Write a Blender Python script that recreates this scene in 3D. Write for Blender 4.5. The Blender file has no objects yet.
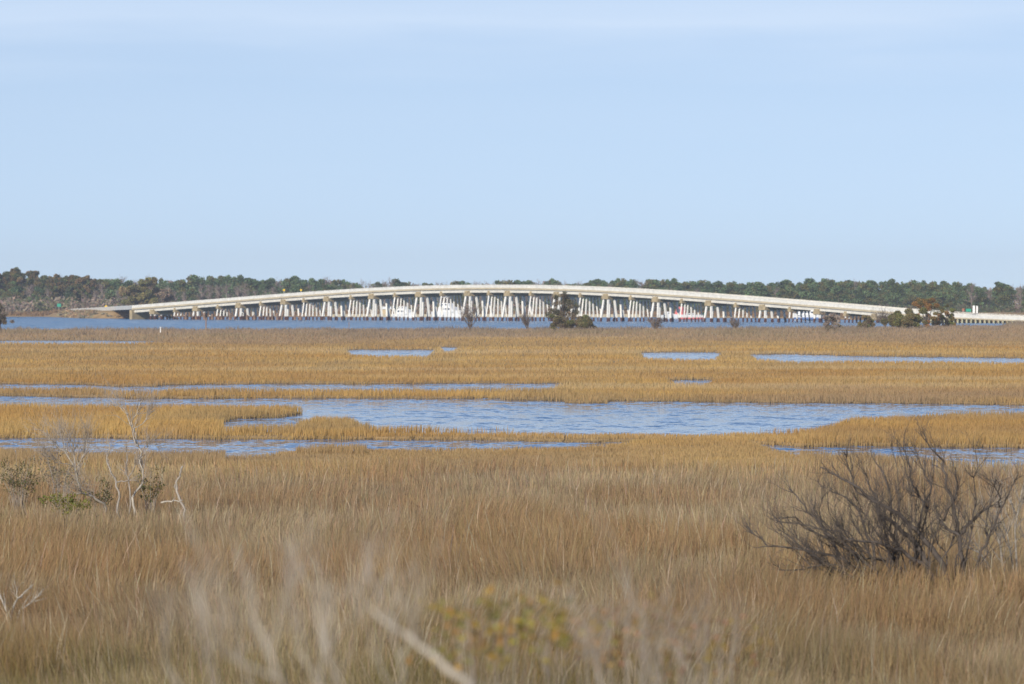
import bpy, math, random
import numpy as np
from mathutils import Vector

random.seed(7)
rng = np.random.default_rng(7)
SC = bpy.context.scene
COL = SC.collection
F, H0, HZ = 4871.0, 6.78, 298.0            # focal length (px), eye height (m), pixel row of the horizon


def wx(px, Y): return (px - 512.0) / F * Y
def wz(py, Y): return H0 + (HZ - py) / F * Y
def gy(py): return H0 * F / (py - HZ)      # distance of the water level at a row
def at(px, py, Y): return Vector((wx(px, Y), Y, wz(py, Y)))


# ------------------------------------------------------------------ tagging
def tag(o, label=None, cat=None, group=None, kind=None):
    if label: o['label'] = label
    if cat: o['category'] = cat
    if group: o['group'] = group
    if kind: o['kind'] = kind
    return o


def empty(name, loc=(0, 0, 0), rz=0.0):
    o = bpy.data.objects.new(name, None)
    COL.objects.link(o)
    o.location = loc
    o.rotation_euler = (0, 0, rz)
    o.empty_display_size = 0.5
    return o


def link(name, me, mat, parent=None):
    o = bpy.data.objects.new(name, me)
    COL.objects.link(o)
    if mat and not me.materials: me.materials.append(mat)
    if parent: o.parent = parent
    return o


def copy_tree(o, parent=None):
    c = o.copy()
    COL.objects.link(c)
    c.parent = parent
    for ch in list(o.children): copy_tree(ch, c)
    return c


# ------------------------------------------------------------------ mesh builder
class MB:
    def __init__(s): s.v, s.f = [], []

    def box(s, c, sx, sy, sz, ux=(1, 0, 0), uy=(0, 1, 0), taper=1.0):
        c, ux, uy = Vector(c), Vector(ux), Vector(uy)
        uz = Vector((0, 0, 1))
        b = len(s.v)
        for k, t in ((-.5, 1.0), (.5, taper)):
            for i, j in ((-.5, -.5), (.5, -.5), (.5, .5), (-.5, .5)):
                s.v.append(c + ux * (i * sx * t) + uy * (j * sy * t) + uz * (k * sz))
        s.f += [(b, b + 3, b + 2, b + 1), (b + 4, b + 5, b + 6, b + 7)]
        for k in range(4):
            n = (k + 1) % 4
            s.f.append((b + k, b + n, b + 4 + n, b + 4 + k))

    def tube(s, pts, rad, n=6, cap=True):
        pts = [Vector(p) for p in pts]
        base = len(s.v)
        prev = None
        for i, p in enumerate(pts):
            d = (pts[min(i + 1, len(pts) - 1)] - pts[max(i - 1, 0)])
            if d.length < 1e-9: d = Vector((0, 0, 1))
            d.normalize()
            if prev is None:
                a = d.cross(Vector((0, 0, 1)))
                if a.length < .1: a = d.cross(Vector((1, 0, 0)))
            else:
                a = prev - d * prev.dot(d)
            if a.length < 1e-6: a = d.orthogonal()
            a.normalize()
            prev = a
            bb = d.cross(a)
            r = rad[i] if hasattr(rad, '__len__') else rad
            for k in range(n):
                t = 2 * math.pi * k / n
                s.v.append(p + a * (math.cos(t) * r) + bb * (math.sin(t) * r))
        for i in range(len(pts) - 1):
            for k in range(n):
                q = (k + 1) % n
                A = base + i * n
                s.f.append((A + k, A + q, A + n + q, A + n + k))
        if cap:
            s.f.append(tuple(base + k for k in range(n))[::-1])
            e = base + (len(pts) - 1) * n
            s.f.append(tuple(e + k for k in range(n)))

    def bar(s, a, b, w, w2=None):
        s.tube([a, b], [w * .7071, (w2 or w) * .7071], 4)

    def sweep(s, rows):
        """rows: a list of equal-length rings (closed loops) joined in order, ends capped"""
        n = len(rows[0])
        base = len(s.v)
        for r in rows: s.v += [Vector(p) for p in r]
        for i in range(len(rows) - 1):
            A = base + i * n
            for k in range(n):
                q = (k + 1) % n
                s.f.append((A + k, A + q, A + n + q, A + n + k))
        s.f.append(tuple(range(base, base + n))[::-1])
        s.f.append(tuple(range(base + (len(rows) - 1) * n, base + len(rows) * n)))

    def ball(s, c, rx, ry, rz, nu=8, nv=5):
        c = Vector(c)
        rows = []
        for j in range(nv + 1):
            ph = -math.pi / 2 + math.pi * (j + .04) / (nv + .08)
            rows.append([c + Vector((rx * math.cos(ph) * math.cos(2 * math.pi * i / nu), ry * math.cos(ph) * math.sin(2 * math.pi * i / nu), rz * math.sin(ph))) for i in range(nu)])
        s.sweep(rows)

    def mesh(s, name, smooth=False, off=None):
        me = bpy.data.meshes.new(name)
        vs = s.v if off is None else [v - Vector(off) for v in s.v]
        me.from_pydata([tuple(v) for v in vs], [], s.f)
        me.update()
        if smooth: me.polygons.foreach_set('use_smooth', [True] * len(me.polygons))
        return me

    def build(s, name, mat, parent=None, smooth=False, off=None):
        return link(name, s.mesh(name, smooth, off), mat, parent)


def np_mesh(name, V, faces_n, loops, cols=None):
    """V (n,3); faces_n: vertices per face; loops: flat vertex indices; cols: (n,3) colour per vertex"""
    me = bpy.data.meshes.new(name)
    me.vertices.add(len(V)); me.vertices.foreach_set('co', np.ascontiguousarray(V, np.float32).ravel())
    me.loops.add(len(loops)); me.loops.foreach_set('vertex_index', np.ascontiguousarray(loops, np.int32))
    st = np.concatenate([[0], np.cumsum(faces_n)[:-1]]).astype(np.int32)
    me.polygons.add(len(faces_n)); me.polygons.foreach_set('loop_start', st)
    me.update(calc_edges=True)
    if cols is not None:
        a = me.color_attributes.new('Col', 'FLOAT_COLOR', 'POINT')
        c4 = np.ones((len(V), 4), np.float32); c4[:, :3] = cols
        a.data.foreach_set('color', c4.ravel())
    return me


# ------------------------------------------------------------------ noise (numpy)
def vnoise(x, y, seed=0):
    xi, yi = np.floor(x).astype(np.int64), np.floor(y).astype(np.int64)
    fx, fy = x - xi, y - yi
    fx, fy = fx * fx * (3 - 2 * fx), fy * fy * (3 - 2 * fy)

    def h(a, b):
        n = (a * 374761393 + b * 668265263 + seed * 1442695041) & 0x7fffffff
        n = ((n ^ (n >> 13)) * 1274126177) & 0x7fffffff
        n = n ^ (n >> 16)
        return (n & 0xffff) / 65535.0
    return (h(xi, yi) * (1 - fx) + h(xi + 1, yi) * fx) * (1 - fy) + (h(xi, yi + 1) * (1 - fx) + h(xi + 1, yi + 1) * fx) * fy


def fbm(x, y, seed=0, o=3):
    r, a, t = 0, 1.0, 0
    for k in range(o):
        r = r + a * vnoise(x * 2 ** k, y * 2 ** k, seed + k * 17); t += a; a *= .5
    return r / t


# ------------------------------------------------------------------ materials
def mat(name, color=(.5, .5, .5), rough=.8, var=.15, scale=3.0, metallic=0.0, streak=None, spec=.3):
    m = bpy.data.materials.new(name); m.use_nodes = True
    nt = m.node_tree; p = nt.nodes['Principled BSDF']
    p.inputs['Roughness'].default_value = rough
    p.inputs['Metallic'].default_value = metallic
    p.inputs['Specular IOR Level'].default_value = spec
    tc = nt.nodes.new('ShaderNodeTexCoord')
    mp = nt.nodes.new('ShaderNodeMapping')
    nz = nt.nodes.new('ShaderNodeTexNoise'); nz.inputs['Scale'].default_value = scale; nz.inputs['Detail'].default_value = 4
    if streak: mp.inputs['Scale'].default_value = streak
    rp = nt.nodes.new('ShaderNodeValToRGB')
    rp.color_ramp.elements[0].position = .3; rp.color_ramp.elements[1].position = .7
    rp.color_ramp.elements[0].color = [max(0, c * (1 - var)) for c in color] + [1]
    rp.color_ramp.elements[1].color = [min(1, c * (1 + var)) for c in color] + [1]
    nt.links.new(tc.outputs['Object'], mp.inputs['Vector']); nt.links.new(mp.outputs[0], nz.inputs['Vector'])
    nt.links.new(nz.outputs['Fac'], rp.inputs[0]); nt.links.new(rp.outputs[0], p.inputs['Base Color'])
    return m


def leaf_mat(name, trans=.3, mult=(1, 1, 1)):
    """diffuse + translucent, colour from each leaf's own stored colour"""
    m = bpy.data.materials.new(name); m.use_nodes = True
    nt = m.node_tree; nt.nodes.remove(nt.nodes['Principled BSDF'])
    out = nt.nodes['Material Output']
    at_ = nt.nodes.new('ShaderNodeAttribute'); at_.attribute_name = 'Col'
    mu = nt.nodes.new('ShaderNodeMix'); mu.data_type = 'RGBA'; mu.blend_type = 'MULTIPLY'; mu.inputs[0].default_value = 1
    mu.inputs[7].default_value = (*mult, 1)
    d = nt.nodes.new('ShaderNodeBsdfDiffuse'); t = nt.nodes.new('ShaderNodeBsdfTranslucent'); mx = nt.nodes.new('ShaderNodeMixShader')
    mx.inputs[0].default_value = trans
    nt.links.new(at_.outputs['Color'], mu.inputs[6])
    nt.links.new(mu.outputs[2], d.inputs[0]); nt.links.new(mu.outputs[2], t.inputs[0])
    nt.links.new(d.outputs[0], mx.inputs[1]); nt.links.new(t.outputs[0], mx.inputs[2]); nt.links.new(mx.outputs[0], out.inputs[0])
    return m


def water_mat(name, amp, scale, color, detail=3.0, rough=.08, spec=.5):
    m = bpy.data.materials.new(name); m.use_nodes = True
    nt = m.node_tree; p = nt.nodes['Principled BSDF']
    p.inputs['Base Color'].default_value = (*color, 1)
    p.inputs['Roughness'].default_value = rough
    p.inputs['IOR'].default_value = 1.33
    p.inputs['Specular IOR Level'].default_value = spec
    ge = nt.nodes.new('ShaderNodeNewGeometry')
    vec = None
    for i, (sx, sy, a) in enumerate(scale):
        mp = nt.nodes.new('ShaderNodeMapping'); mp.inputs['Scale'].default_value = (sx, sy, 1); mp.inputs['Rotation'].default_value = (0, 0, .25 + .3 * i)
        nz = nt.nodes.new('ShaderNodeTexNoise'); nz.inputs['Scale'].default_value = 1; nz.inputs['Detail'].default_value = detail
        nt.links.new(ge.outputs['Position'], mp.inputs['Vector']); nt.links.new(mp.outputs[0], nz.inputs['Vector'])
        sb = nt.nodes.new('ShaderNodeVectorMath'); sb.operation = 'SUBTRACT'; sb.inputs[1].default_value = (.5, .5, .5)
        ml = nt.nodes.new('ShaderNodeVectorMath'); ml.operation = 'MULTIPLY'; ml.inputs[1].default_value = (amp * a, amp * a, 0)
        nt.links.new(nz.outputs['Color'], sb.inputs[0]); nt.links.new(sb.outputs[0], ml.inputs[0])
        if vec is None: vec = ml.outputs[0]
        else:
            ad = nt.nodes.new('ShaderNodeVectorMath'); ad.operation = 'ADD'
            nt.links.new(vec, ad.inputs[0]); nt.links.new(ml.outputs[0], ad.inputs[1]); vec = ad.outputs[0]
    # calm patches where the breeze does not reach
    cz = nt.nodes.new('ShaderNodeTexNoise'); cz.inputs['Scale'].default_value = .035; cz.inputs['Detail'].default_value = 2
    nt.links.new(ge.outputs['Position'], cz.inputs['Vector'])
    mr = nt.nodes.new('ShaderNodeMapRange'); mr.inputs[1].default_value = .35; mr.inputs[2].default_value = .6; mr.inputs[3].default_value = .6; mr.inputs[4].default_value = 1.0
    nt.links.new(cz.outputs['Fac'], mr.inputs[0])
    sc_ = nt.nodes.new('ShaderNodeVectorMath'); sc_.operation = 'SCALE'
    nt.links.new(vec, sc_.inputs[0]); nt.links.new(mr.outputs[0], sc_.inputs['Scale'])
    ad = nt.nodes.new('ShaderNodeVectorMath'); ad.operation = 'ADD'; ad.inputs[1].default_value = (0, 0, 1)
    nt.links.new(sc_.outputs[0], ad.inputs[0])
    no = nt.nodes.new('ShaderNodeVectorMath'); no.operation = 'NORMALIZE'
    nt.links.new(ad.outputs[0], no.inputs[0]); nt.links.new(no.outputs[0], p.inputs['Normal'])
    return m


def pile_mat():
    m = mat('pile_concrete', (.80, .78, .72), .85, .08, .8)
    nt = m.node_tree; p = nt.nodes['Principled BSDF']
    src = p.inputs['Base Color'].links[0].from_socket
    ge = nt.nodes.new('ShaderNodeNewGeometry'); sp = nt.nodes.new('ShaderNodeSeparateXYZ')
    nz = nt.nodes.new('ShaderNodeTexNoise'); nz.inputs['Scale'].default_value = .5
    ad = nt.nodes.new('ShaderNodeMath'); ad.operation = 'MULTIPLY_ADD'; ad.inputs[1].default_value = .7
    mr = nt.nodes.new('ShaderNodeMapRange'); mr.inputs[1].default_value = 1.35; mr.inputs[2].default_value = 1.65
    mx = nt.nodes.new('ShaderNodeMix'); mx.data_type = 'RGBA'; mx.inputs[6].default_value = (.085, .032, .026, 1)
    nt.links.new(ge.outputs['Position'], sp.inputs[0]); nt.links.new(ge.outputs['Position'], nz.inputs['Vector'])
    nt.links.new(nz.outputs['Fac'], ad.inputs[0]); nt.links.new(sp.outputs[2], ad.inputs[2])
    nt.links.new(ad.outputs[0], mr.inputs[0]); nt.links.new(mr.outputs[0], mx.inputs[0]); nt.links.new(src, mx.inputs[7])
    nt.links.new(mx.outputs[2], p.inputs['Base Color'])
    return m


M = dict(
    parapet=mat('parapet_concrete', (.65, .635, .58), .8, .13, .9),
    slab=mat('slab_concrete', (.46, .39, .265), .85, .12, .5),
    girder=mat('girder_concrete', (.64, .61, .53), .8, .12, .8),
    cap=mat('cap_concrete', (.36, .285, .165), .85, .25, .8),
    pile=pile_mat(),
    post=mat('trestle_timber', (.50, .48, .30), .85, .3, 1.5),
    stump=mat('stump_timber', (.26, .17, .12), .9, .35, 1.2),
    beam=mat('beam_timber', (.42, .33, .15), .85, .2, 1.5),
    white=mat('white_paint', (.80, .80, .78), .4, .04, 1.0, spec=.5),
    red=mat('red_paint', (.62, .16, .15), .5, .1, 1.0),
    blue=mat('blue_paint', (.10, .17, .36), .4, .1, 1.0),
    dark=mat('dark_glass', (.05, .07, .10), .15, .1, 1.0, spec=.6),
    yellow=mat('yellow_sign_paint', (.75, .48, .02), .5, .05, 1.0),
    green=mat('green_sign_paint', (.02, .28, .19), .5, .05, 1.0),
    brightgreen=mat('green_marker_paint', (.03, .45, .12), .5, .05, 1.0),
    steel=mat('galvanised_steel', (.45, .46, .47), .5, .1, 2.0, metallic=.4),
    rust=mat('rusty_sign_paint', (.35, .14, .09), .6, .2, 2.0),
    hut=mat('tan_boards', (.55, .42, .24), .8, .15, 1.0),
    bark_grey=mat('weathered_bark', (.30, .27, .235), .9, .25, 6.0),
    bark_pale=mat('pale_dead_wood', (.40, .365, .31), .85, .3, 5.0),
    bark_dark=mat('dark_dead_wood', (.088, .074, .065), .9, .35, 7.0),
    bark_brown=mat('pine_bark', (.14, .11, .09), .9, .3, 1.0),
    twig=mat('grey_twigs', (.29, .255, .22), .9, .3, 4.0),
    twig_far=mat('bare_twigs', (.23, .185, .165), .9, .25, .2),
    leaf=leaf_mat('leaves', .25),
    grass=leaf_mat('marsh_grass', .42),
    needle=leaf_mat('pine_needles', .15),
    pond=water_mat('pond_water', .75, [(.8, .36, 1.0), (3.2, 1.5, .8)], (.03, .12, .28), spec=.32),
    channel=water_mat('channel_water', .75, [(.25, .12, 1.0), (.9, .5, .7)], (.012, .11, .25), rough=.2, spec=.05),
)

# ground: dark wet mud with silt and stubble
gm = mat('marsh_mud', (.34, .225, .105), .95, .3, .25)
_nt = gm.node_tree; _p = _nt.nodes['Principled BSDF']; _src = _p.inputs['Base Color'].links[0].from_socket
_ge = _nt.nodes.new('ShaderNodeNewGeometry'); _sp = _nt.nodes.new('ShaderNodeSeparateXYZ'); _mr = _nt.nodes.new('ShaderNodeMapRange')
_mr.inputs[1].default_value = .0; _mr.inputs[2].default_value = .09
_mx = _nt.nodes.new('ShaderNodeMix'); _mx.data_type = 'RGBA'; _mx.inputs[6].default_value = (.17, .115, .055, 1)
_nt.links.new(_ge.outputs['Position'], _sp.inputs[0]); _nt.links.new(_sp.outputs[2], _mr.inputs[0]); _nt.links.new(_mr.outputs[0], _mx.inputs[0])
_nt.links.new(_src, _mx.inputs[7]); _nt.links.new(_mx.outputs[2], _p.inputs['Base Color'])
M['ground'] = gm

# ------------------------------------------------------------------ marsh layout (creeks and pools)
# each: x pixels of the far bank (rows of the true waterline), x pixels of the near bank (rows where the near grass hides it), grass height there
POOLS = [
    ('main', [(-300, 395), (0, 396), (120, 398), (310, 398.5), (480, 399), (545, 401), (562, 401), (566, 403.5), (606, 403.5), (612, 401), (700, 402), (800, 403.5), (1024, 405), (1400, 407)],
     [(-300, 405), (150, 412), (225, 430), (295, 428.5), (300, 425), (315, 420), (350, 420.5), (362, 428), (375, 430.2), (430, 431.6), (500, 433.2), (600, 434.2), (700, 434.8), (790, 433), (815, 431.6), (830, 427.5), (850, 421.4), (900, 417.4), (960, 415.4), (1024, 414.6), (1400, 414.6)], .22),
    ('lower', [(-300, 437), (0, 438), (200, 438.5), (230, 439), (330, 439.2), (480, 440.2), (530, 441.2), (600, 441.9), (650, 442.5), (660, 442)],
     [(-300, 449), (0, 449), (100, 452), (200, 451.5), (260, 450.5), (285, 446), (330, 444), (480, 443.4), (540, 442.2), (575, 441.6), (620, 438), (660, 431)], .45),
    ('right', [(745, 444.6), (760, 445), (800, 446.8), (900, 447.3), (1024, 448.5), (1400, 450)],
     [(745, 434), (775, 443), (800, 448.0), (860, 451.2), (930, 456), (1024, 458), (1400, 462)], .5),
    ('strip', [(-300, 383.5), (0, 384), (90, 384.5), (100, 385.6), (113, 386.5), (155, 386.8), (172, 384.8), (400, 384.0), (500, 383.6), (560, 383.6), (575, 386)],
     [(-300, 387), (0, 386.6), (90, 386.2), (100, 386.4), (113, 389.5), (155, 390.0), (172, 387.6), (400, 388.3), (500, 388), (550, 386.6), (575, 377.5)], .45),
    ('small_a', [(664, 380.3), (690, 379.6), (718, 380.3)], [(664, 374.5), (674, 381.6), (706, 381.8), (718, 374.5)], .45),
    ('pool_a', [(346, 350.6), (360, 350.0), (425, 350.2), (434, 351)], [(345, 346.8), (352, 352.6), (380, 354.6), (428, 355), (436, 347)], .45),
    ('pool_b', [(436, 347.9), (448, 347.3), (462, 348)], [(436, 344.6), (446, 349.6), (452, 349.4), (462, 344.6)], .45),
    ('pool_c', [(640, 353.2), (660, 352.6), (715, 352.8), (722, 354)], [(638, 349.6), (646, 356.4), (690, 357.6), (714, 357.4), (724, 349.8)], .45),
    ('pool_d', [(750, 355), (790, 354.4), (820, 355.2), (860, 356.8), (1024, 358.2), (1400, 359)], [(748, 351), (757, 357.8), (800, 360), (835, 359.5), (860, 359.4), (1024, 361), (1400, 362)], .45),
    ('thin_a', [(-300, 340.4), (60, 340.8), (170, 341.4)], [(-300, 341.3), (60, 341.55), (140, 341.5), (170, 338)], .45),
]
LAND_Z = .12


def shore_near(px):
    """distance of the marsh's outer edge on the open channel"""
    return np.interp(px, [-400, 0, 300, 600, 840, 900, 945, 1000, 1012, 1030, 1400], [1010, 1010, 1015, 1030, 1060, 1110, 1150, 1130, 1290, 1330, 1400])


def shore_far(px):
    return np.interp(px, [-400, 60, 140, 640, 800, 950, 1010, 1030, 1500], [1765, 1757, 1750, 1735, 1600, 1352, 1340, 1335, 1335])


ISL_X = [-300, 215, 226, 262, 300, 312]
ISL_NEAR = [(-300, 470), (215, 470), (224, 423), (235, 419.5), (262, 418.5), (285, 417.5), (302, 414), (312, 409.5)]
ISL_FAR = [(-300, 400.5), (0, 401.3), (120, 402), (250, 402.5), (285, 403.5), (302, 405), (312, 408.5)]


def in_pools(X, Y, wob=True, e=0.0):
    px = 512 + F * X / Y
    q = H0 * F / Y
    nz = (fbm(X * .09, Y * .045, 3) - .5)
    inside = np.zeros(X.shape, bool)
    for nm, far, near, g in POOLS:
        fx, fy = zip(*far); nx, ny = zip(*near)
        Yf = H0 * F / (np.interp(px, fx, fy) - HZ)
        Yn = (H0 - g - .0) * F / (np.interp(px, nx, ny) - HZ)
        w = 1 + nz * (.018 if wob else 0) + (fbm(X * .5, Y * .3, 13, 2) - .5) * .008
        ins = (Y * w < Yf - e) & (Y * w > Yn + e) & (px >= fx[0]) & (px <= fx[-1])
        if nm == 'main':
            ax, ay = zip(*ISL_NEAR); bx, by = zip(*ISL_FAR)
            In = H0 * F / (np.interp(px, ax, ay) - HZ)
            If = (H0 - .5) * F / (np.interp(px, bx, by) - HZ)
            ins &= ~((px < 312) & (Y * w > In - e) & (Y * w < If + e))
        inside |= ins
    return inside


# bridge line: measured along the near parapet
TH = math.radians(44.0)
BU = Vector((math.cos(TH), -math.sin(TH), 0))     # along, towards the near (right) end
BN = Vector((-math.sin(TH), -math.cos(TH), 0))    # across, towards the camera
BY0 = 1435.0


def s_of(px):
    t = (px - 512.0) / F
    return t * BY0 / (math.cos(TH) + t * math.sin(TH))


PROF = [(140, 304.8), (150, 303.8), (190, 300.6), (240, 297.1), (290, 293.2), (340, 289.4), (390, 286.8), (440, 285.0), (480, 284.5), (520, 285.0), (570, 286.6), (620, 288.0), (670, 291.0), (720, 295.2), (770, 298.8), (820, 302.5), (875, 307.2), (915, 310.3), (955, 313.0), (1024, 315.8), (1140, 318.5)]
_ps = np.array([s_of(p[0]) for p in PROF]); _pz = np.array([wz(y, BY0 - s_of(x) * math.sin(TH)) for x, y in PROF])
# smooth vertical curve through the measured heights
_co = np.polyfit(_ps[:-3], _pz[:-3], 6)


def deck_top(s):
    a = float(np.polyval(_co, min(s, 136)))
    b = float(np.interp(s, _ps, _pz))
    k = min(1, max(0, (s - 118) / 18.0))
    return a * (1 - k) + b * k


def bp(s, n=0.0, z=0.0): return Vector((0, BY0, 0)) + BU * s - BN * n + Vector((0, 0, z))


APP = [(s_of(140), BY0 - s_of(140) * math.sin(TH), 140), (0, 1640, 110), (0, 1790, 66)]


def ground_z(X, Y):
    px = 512 + F * X / Y
    nz = fbm(X * .05, Y * .05, 11)
    z = np.where(in_pools(X, Y), -.45, LAND_Z + (nz - .5) * .08)
    sn = shore_near(px) * (1 + (fbm(X * .03, Y * .02, 5) - .5) * .03)
    z = np.where(Y > sn, -1.1, z)
    sf = shore_far(px) + (fbm(X * .02, Y * .02, 9) - .5) * 12
    land = np.clip((Y - sf) / 10.0, 0, 1)
    z = np.where(Y > sf - 3, -.4 + land * (1.3 + .9 * np.clip((Y - sf) / 150, 0, 1)) + (nz - .5) * .4 * land, z)
    # causeway bank under the left approach
    ax, ay = wx(119, 1625), 1625.0
    bx, by = wx(60, 1800), 1800.0
    dx, dy = bx - ax, by - ay
    L2 = dx * dx + dy * dy
    t = np.clip(((X - ax) * dx + (Y - ay) * dy) / L2, 0, 1)
    d = np.hypot(X - (ax + t * dx), Y - (ay + t * dy))
    top = 2.6 - 1.2 * t
    z = np.maximum(z, np.where(d < 20, top - np.clip(d - 5, 0, 30) * .34, -9))
    return z


# ------------------------------------------------------------------ the ground (one sheet) and the water
def make_ground():
    q = np.concatenate([np.arange(386, 60, -1.0), np.arange(160, 60, -.0) if False else np.array([]), ])
    rows = np.concatenate([[-260, -120, -40, 10, 40, 60, 75], H0 * F / np.arange(400, 165, -4.0), H0 * F / np.arange(165, 26.5, -.45),
                           np.arange(1250, 1340, 6.0), np.arange(1340, 1840, 3.0), [1860, 1900, 1960, 2050, 2200, 2500, 2900, 3600, 4400]])
    rows = np.unique(rows)
    tc = np.concatenate([[-.6, -.45, -.33, -.26, -.21], np.linspace(-.17, .17, 420), [.21, .26, .33, .45, .6]])
    Yg, T = np.meshgrid(rows, tc, indexing='ij')
    Xg = T * np.maximum(Yg, 200.0)
    Ys = np.where(np.abs(Yg) < 30, 30.0, Yg); Ys = np.where(Ys < 30, 30.0, Ys)
    Z = ground_z(Xg, Ys)
    Z = np.where(Yg < 75, LAND_Z, Z)
    nr, nc = Yg.shape
    V = np.stack([Xg, Yg, Z], -1).reshape(-1, 3)
    idx = np.arange(nr * nc).reshape(nr, nc)
    fa = np.stack([idx[:-1, :-1], idx[:-1, 1:], idx[1:, 1:], idx[1:, :-1]], -1).reshape(-1, 4)
    me = np_mesh('ground', V, np.full(len(fa), 4), fa.ravel())
    me.polygons.foreach_set('use_smooth', [True] * len(fa))
    tag(link('ground', me, M['ground']), kind='structure')


make_ground()


def sheet(name, x0, x1, y0, y1, z, m):
    mb = MB(); mb.v += [Vector((x0, y0, z)), Vector((x1, y0, z)), Vector((x1, y1, z)), Vector((x0, y1, z))]; mb.f.append((0, 1, 2, 3))
    return tag(mb.build(name, m), kind='structure')


sheet('pond_water', -300, 300, 120, 960, 0.0, M['pond'])
sheet('channel_water', -1150, 1150, 960.0, 1900, 0.0, M['channel'])

# ------------------------------------------------------------------ grass
GOLD = np.array([.60, .40, .145]); GOLD2 = np.array([.46, .28, .105]); TAN = np.array([.53, .42, .25]); BROWN = np.array([.35, .25, .135])
GREY = np.array([.37, .29, .20]); GREEN = np.array([.24, .21, .055]); MAUVE = np.array([.36, .265, .185])


def blades(name, Rt, Hh, W, C, lean=.22, sway=0.0):
    n = len(Rt)
    yaw = rng.uniform(0, math.pi, n)
    sx, sy = np.cos(yaw) * W * .5, np.sin(yaw) * W * .5
    lx = (rng.normal(.05, lean, n) + sway * 2.6 * (fbm(Rt[:, 0] * .28, Rt[:, 1] * .10, 61) - .5)) * Hh
    ly = (rng.normal(0, lean, n) + sway * 2.0 * (fbm(Rt[:, 0] * .3, Rt[:, 1] * .12, 67) - .5)) * Hh
    V = np.zeros((n, 5, 3), np.float32)
    b, mfrac = Rt, .55
    V[:, 0] = np.stack([b[:, 0] - sx, b[:, 1] - sy, b[:, 2] - .05], -1)
    V[:, 1] = np.stack([b[:, 0] + sx, b[:, 1] + sy, b[:, 2] - .05], -1)
    V[:, 2] = np.stack([b[:, 0] + lx * .38 + sx * .85, b[:, 1] + ly * .38 + sy * .85, b[:, 2] + Hh * mfrac], -1)
    V[:, 3] = np.stack([b[:, 0] + lx * .38 - sx * .85, b[:, 1] + ly * .38 - sy * .85, b[:, 2] + Hh * mfrac], -1)
    V[:, 4] = np.stack([b[:, 0] + lx, b[:, 1] + ly, b[:, 2] + Hh], -1)
    o = (np.arange(n) * 5)[:, None]
    loops = np.concatenate([o + np.array([[0, 1, 2, 3]]), o + np.array([[3, 2, 4]])], 1).ravel()
    fn = np.tile([4, 3], n)
    me = np_mesh(name, V.reshape(-1, 3), fn, loops, np.repeat(C, 5, 0))
    return link(name, me, M['grass'])


def mixc(a, b, k): return a * (1 - k[:, None]) + b * k[:, None]


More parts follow.
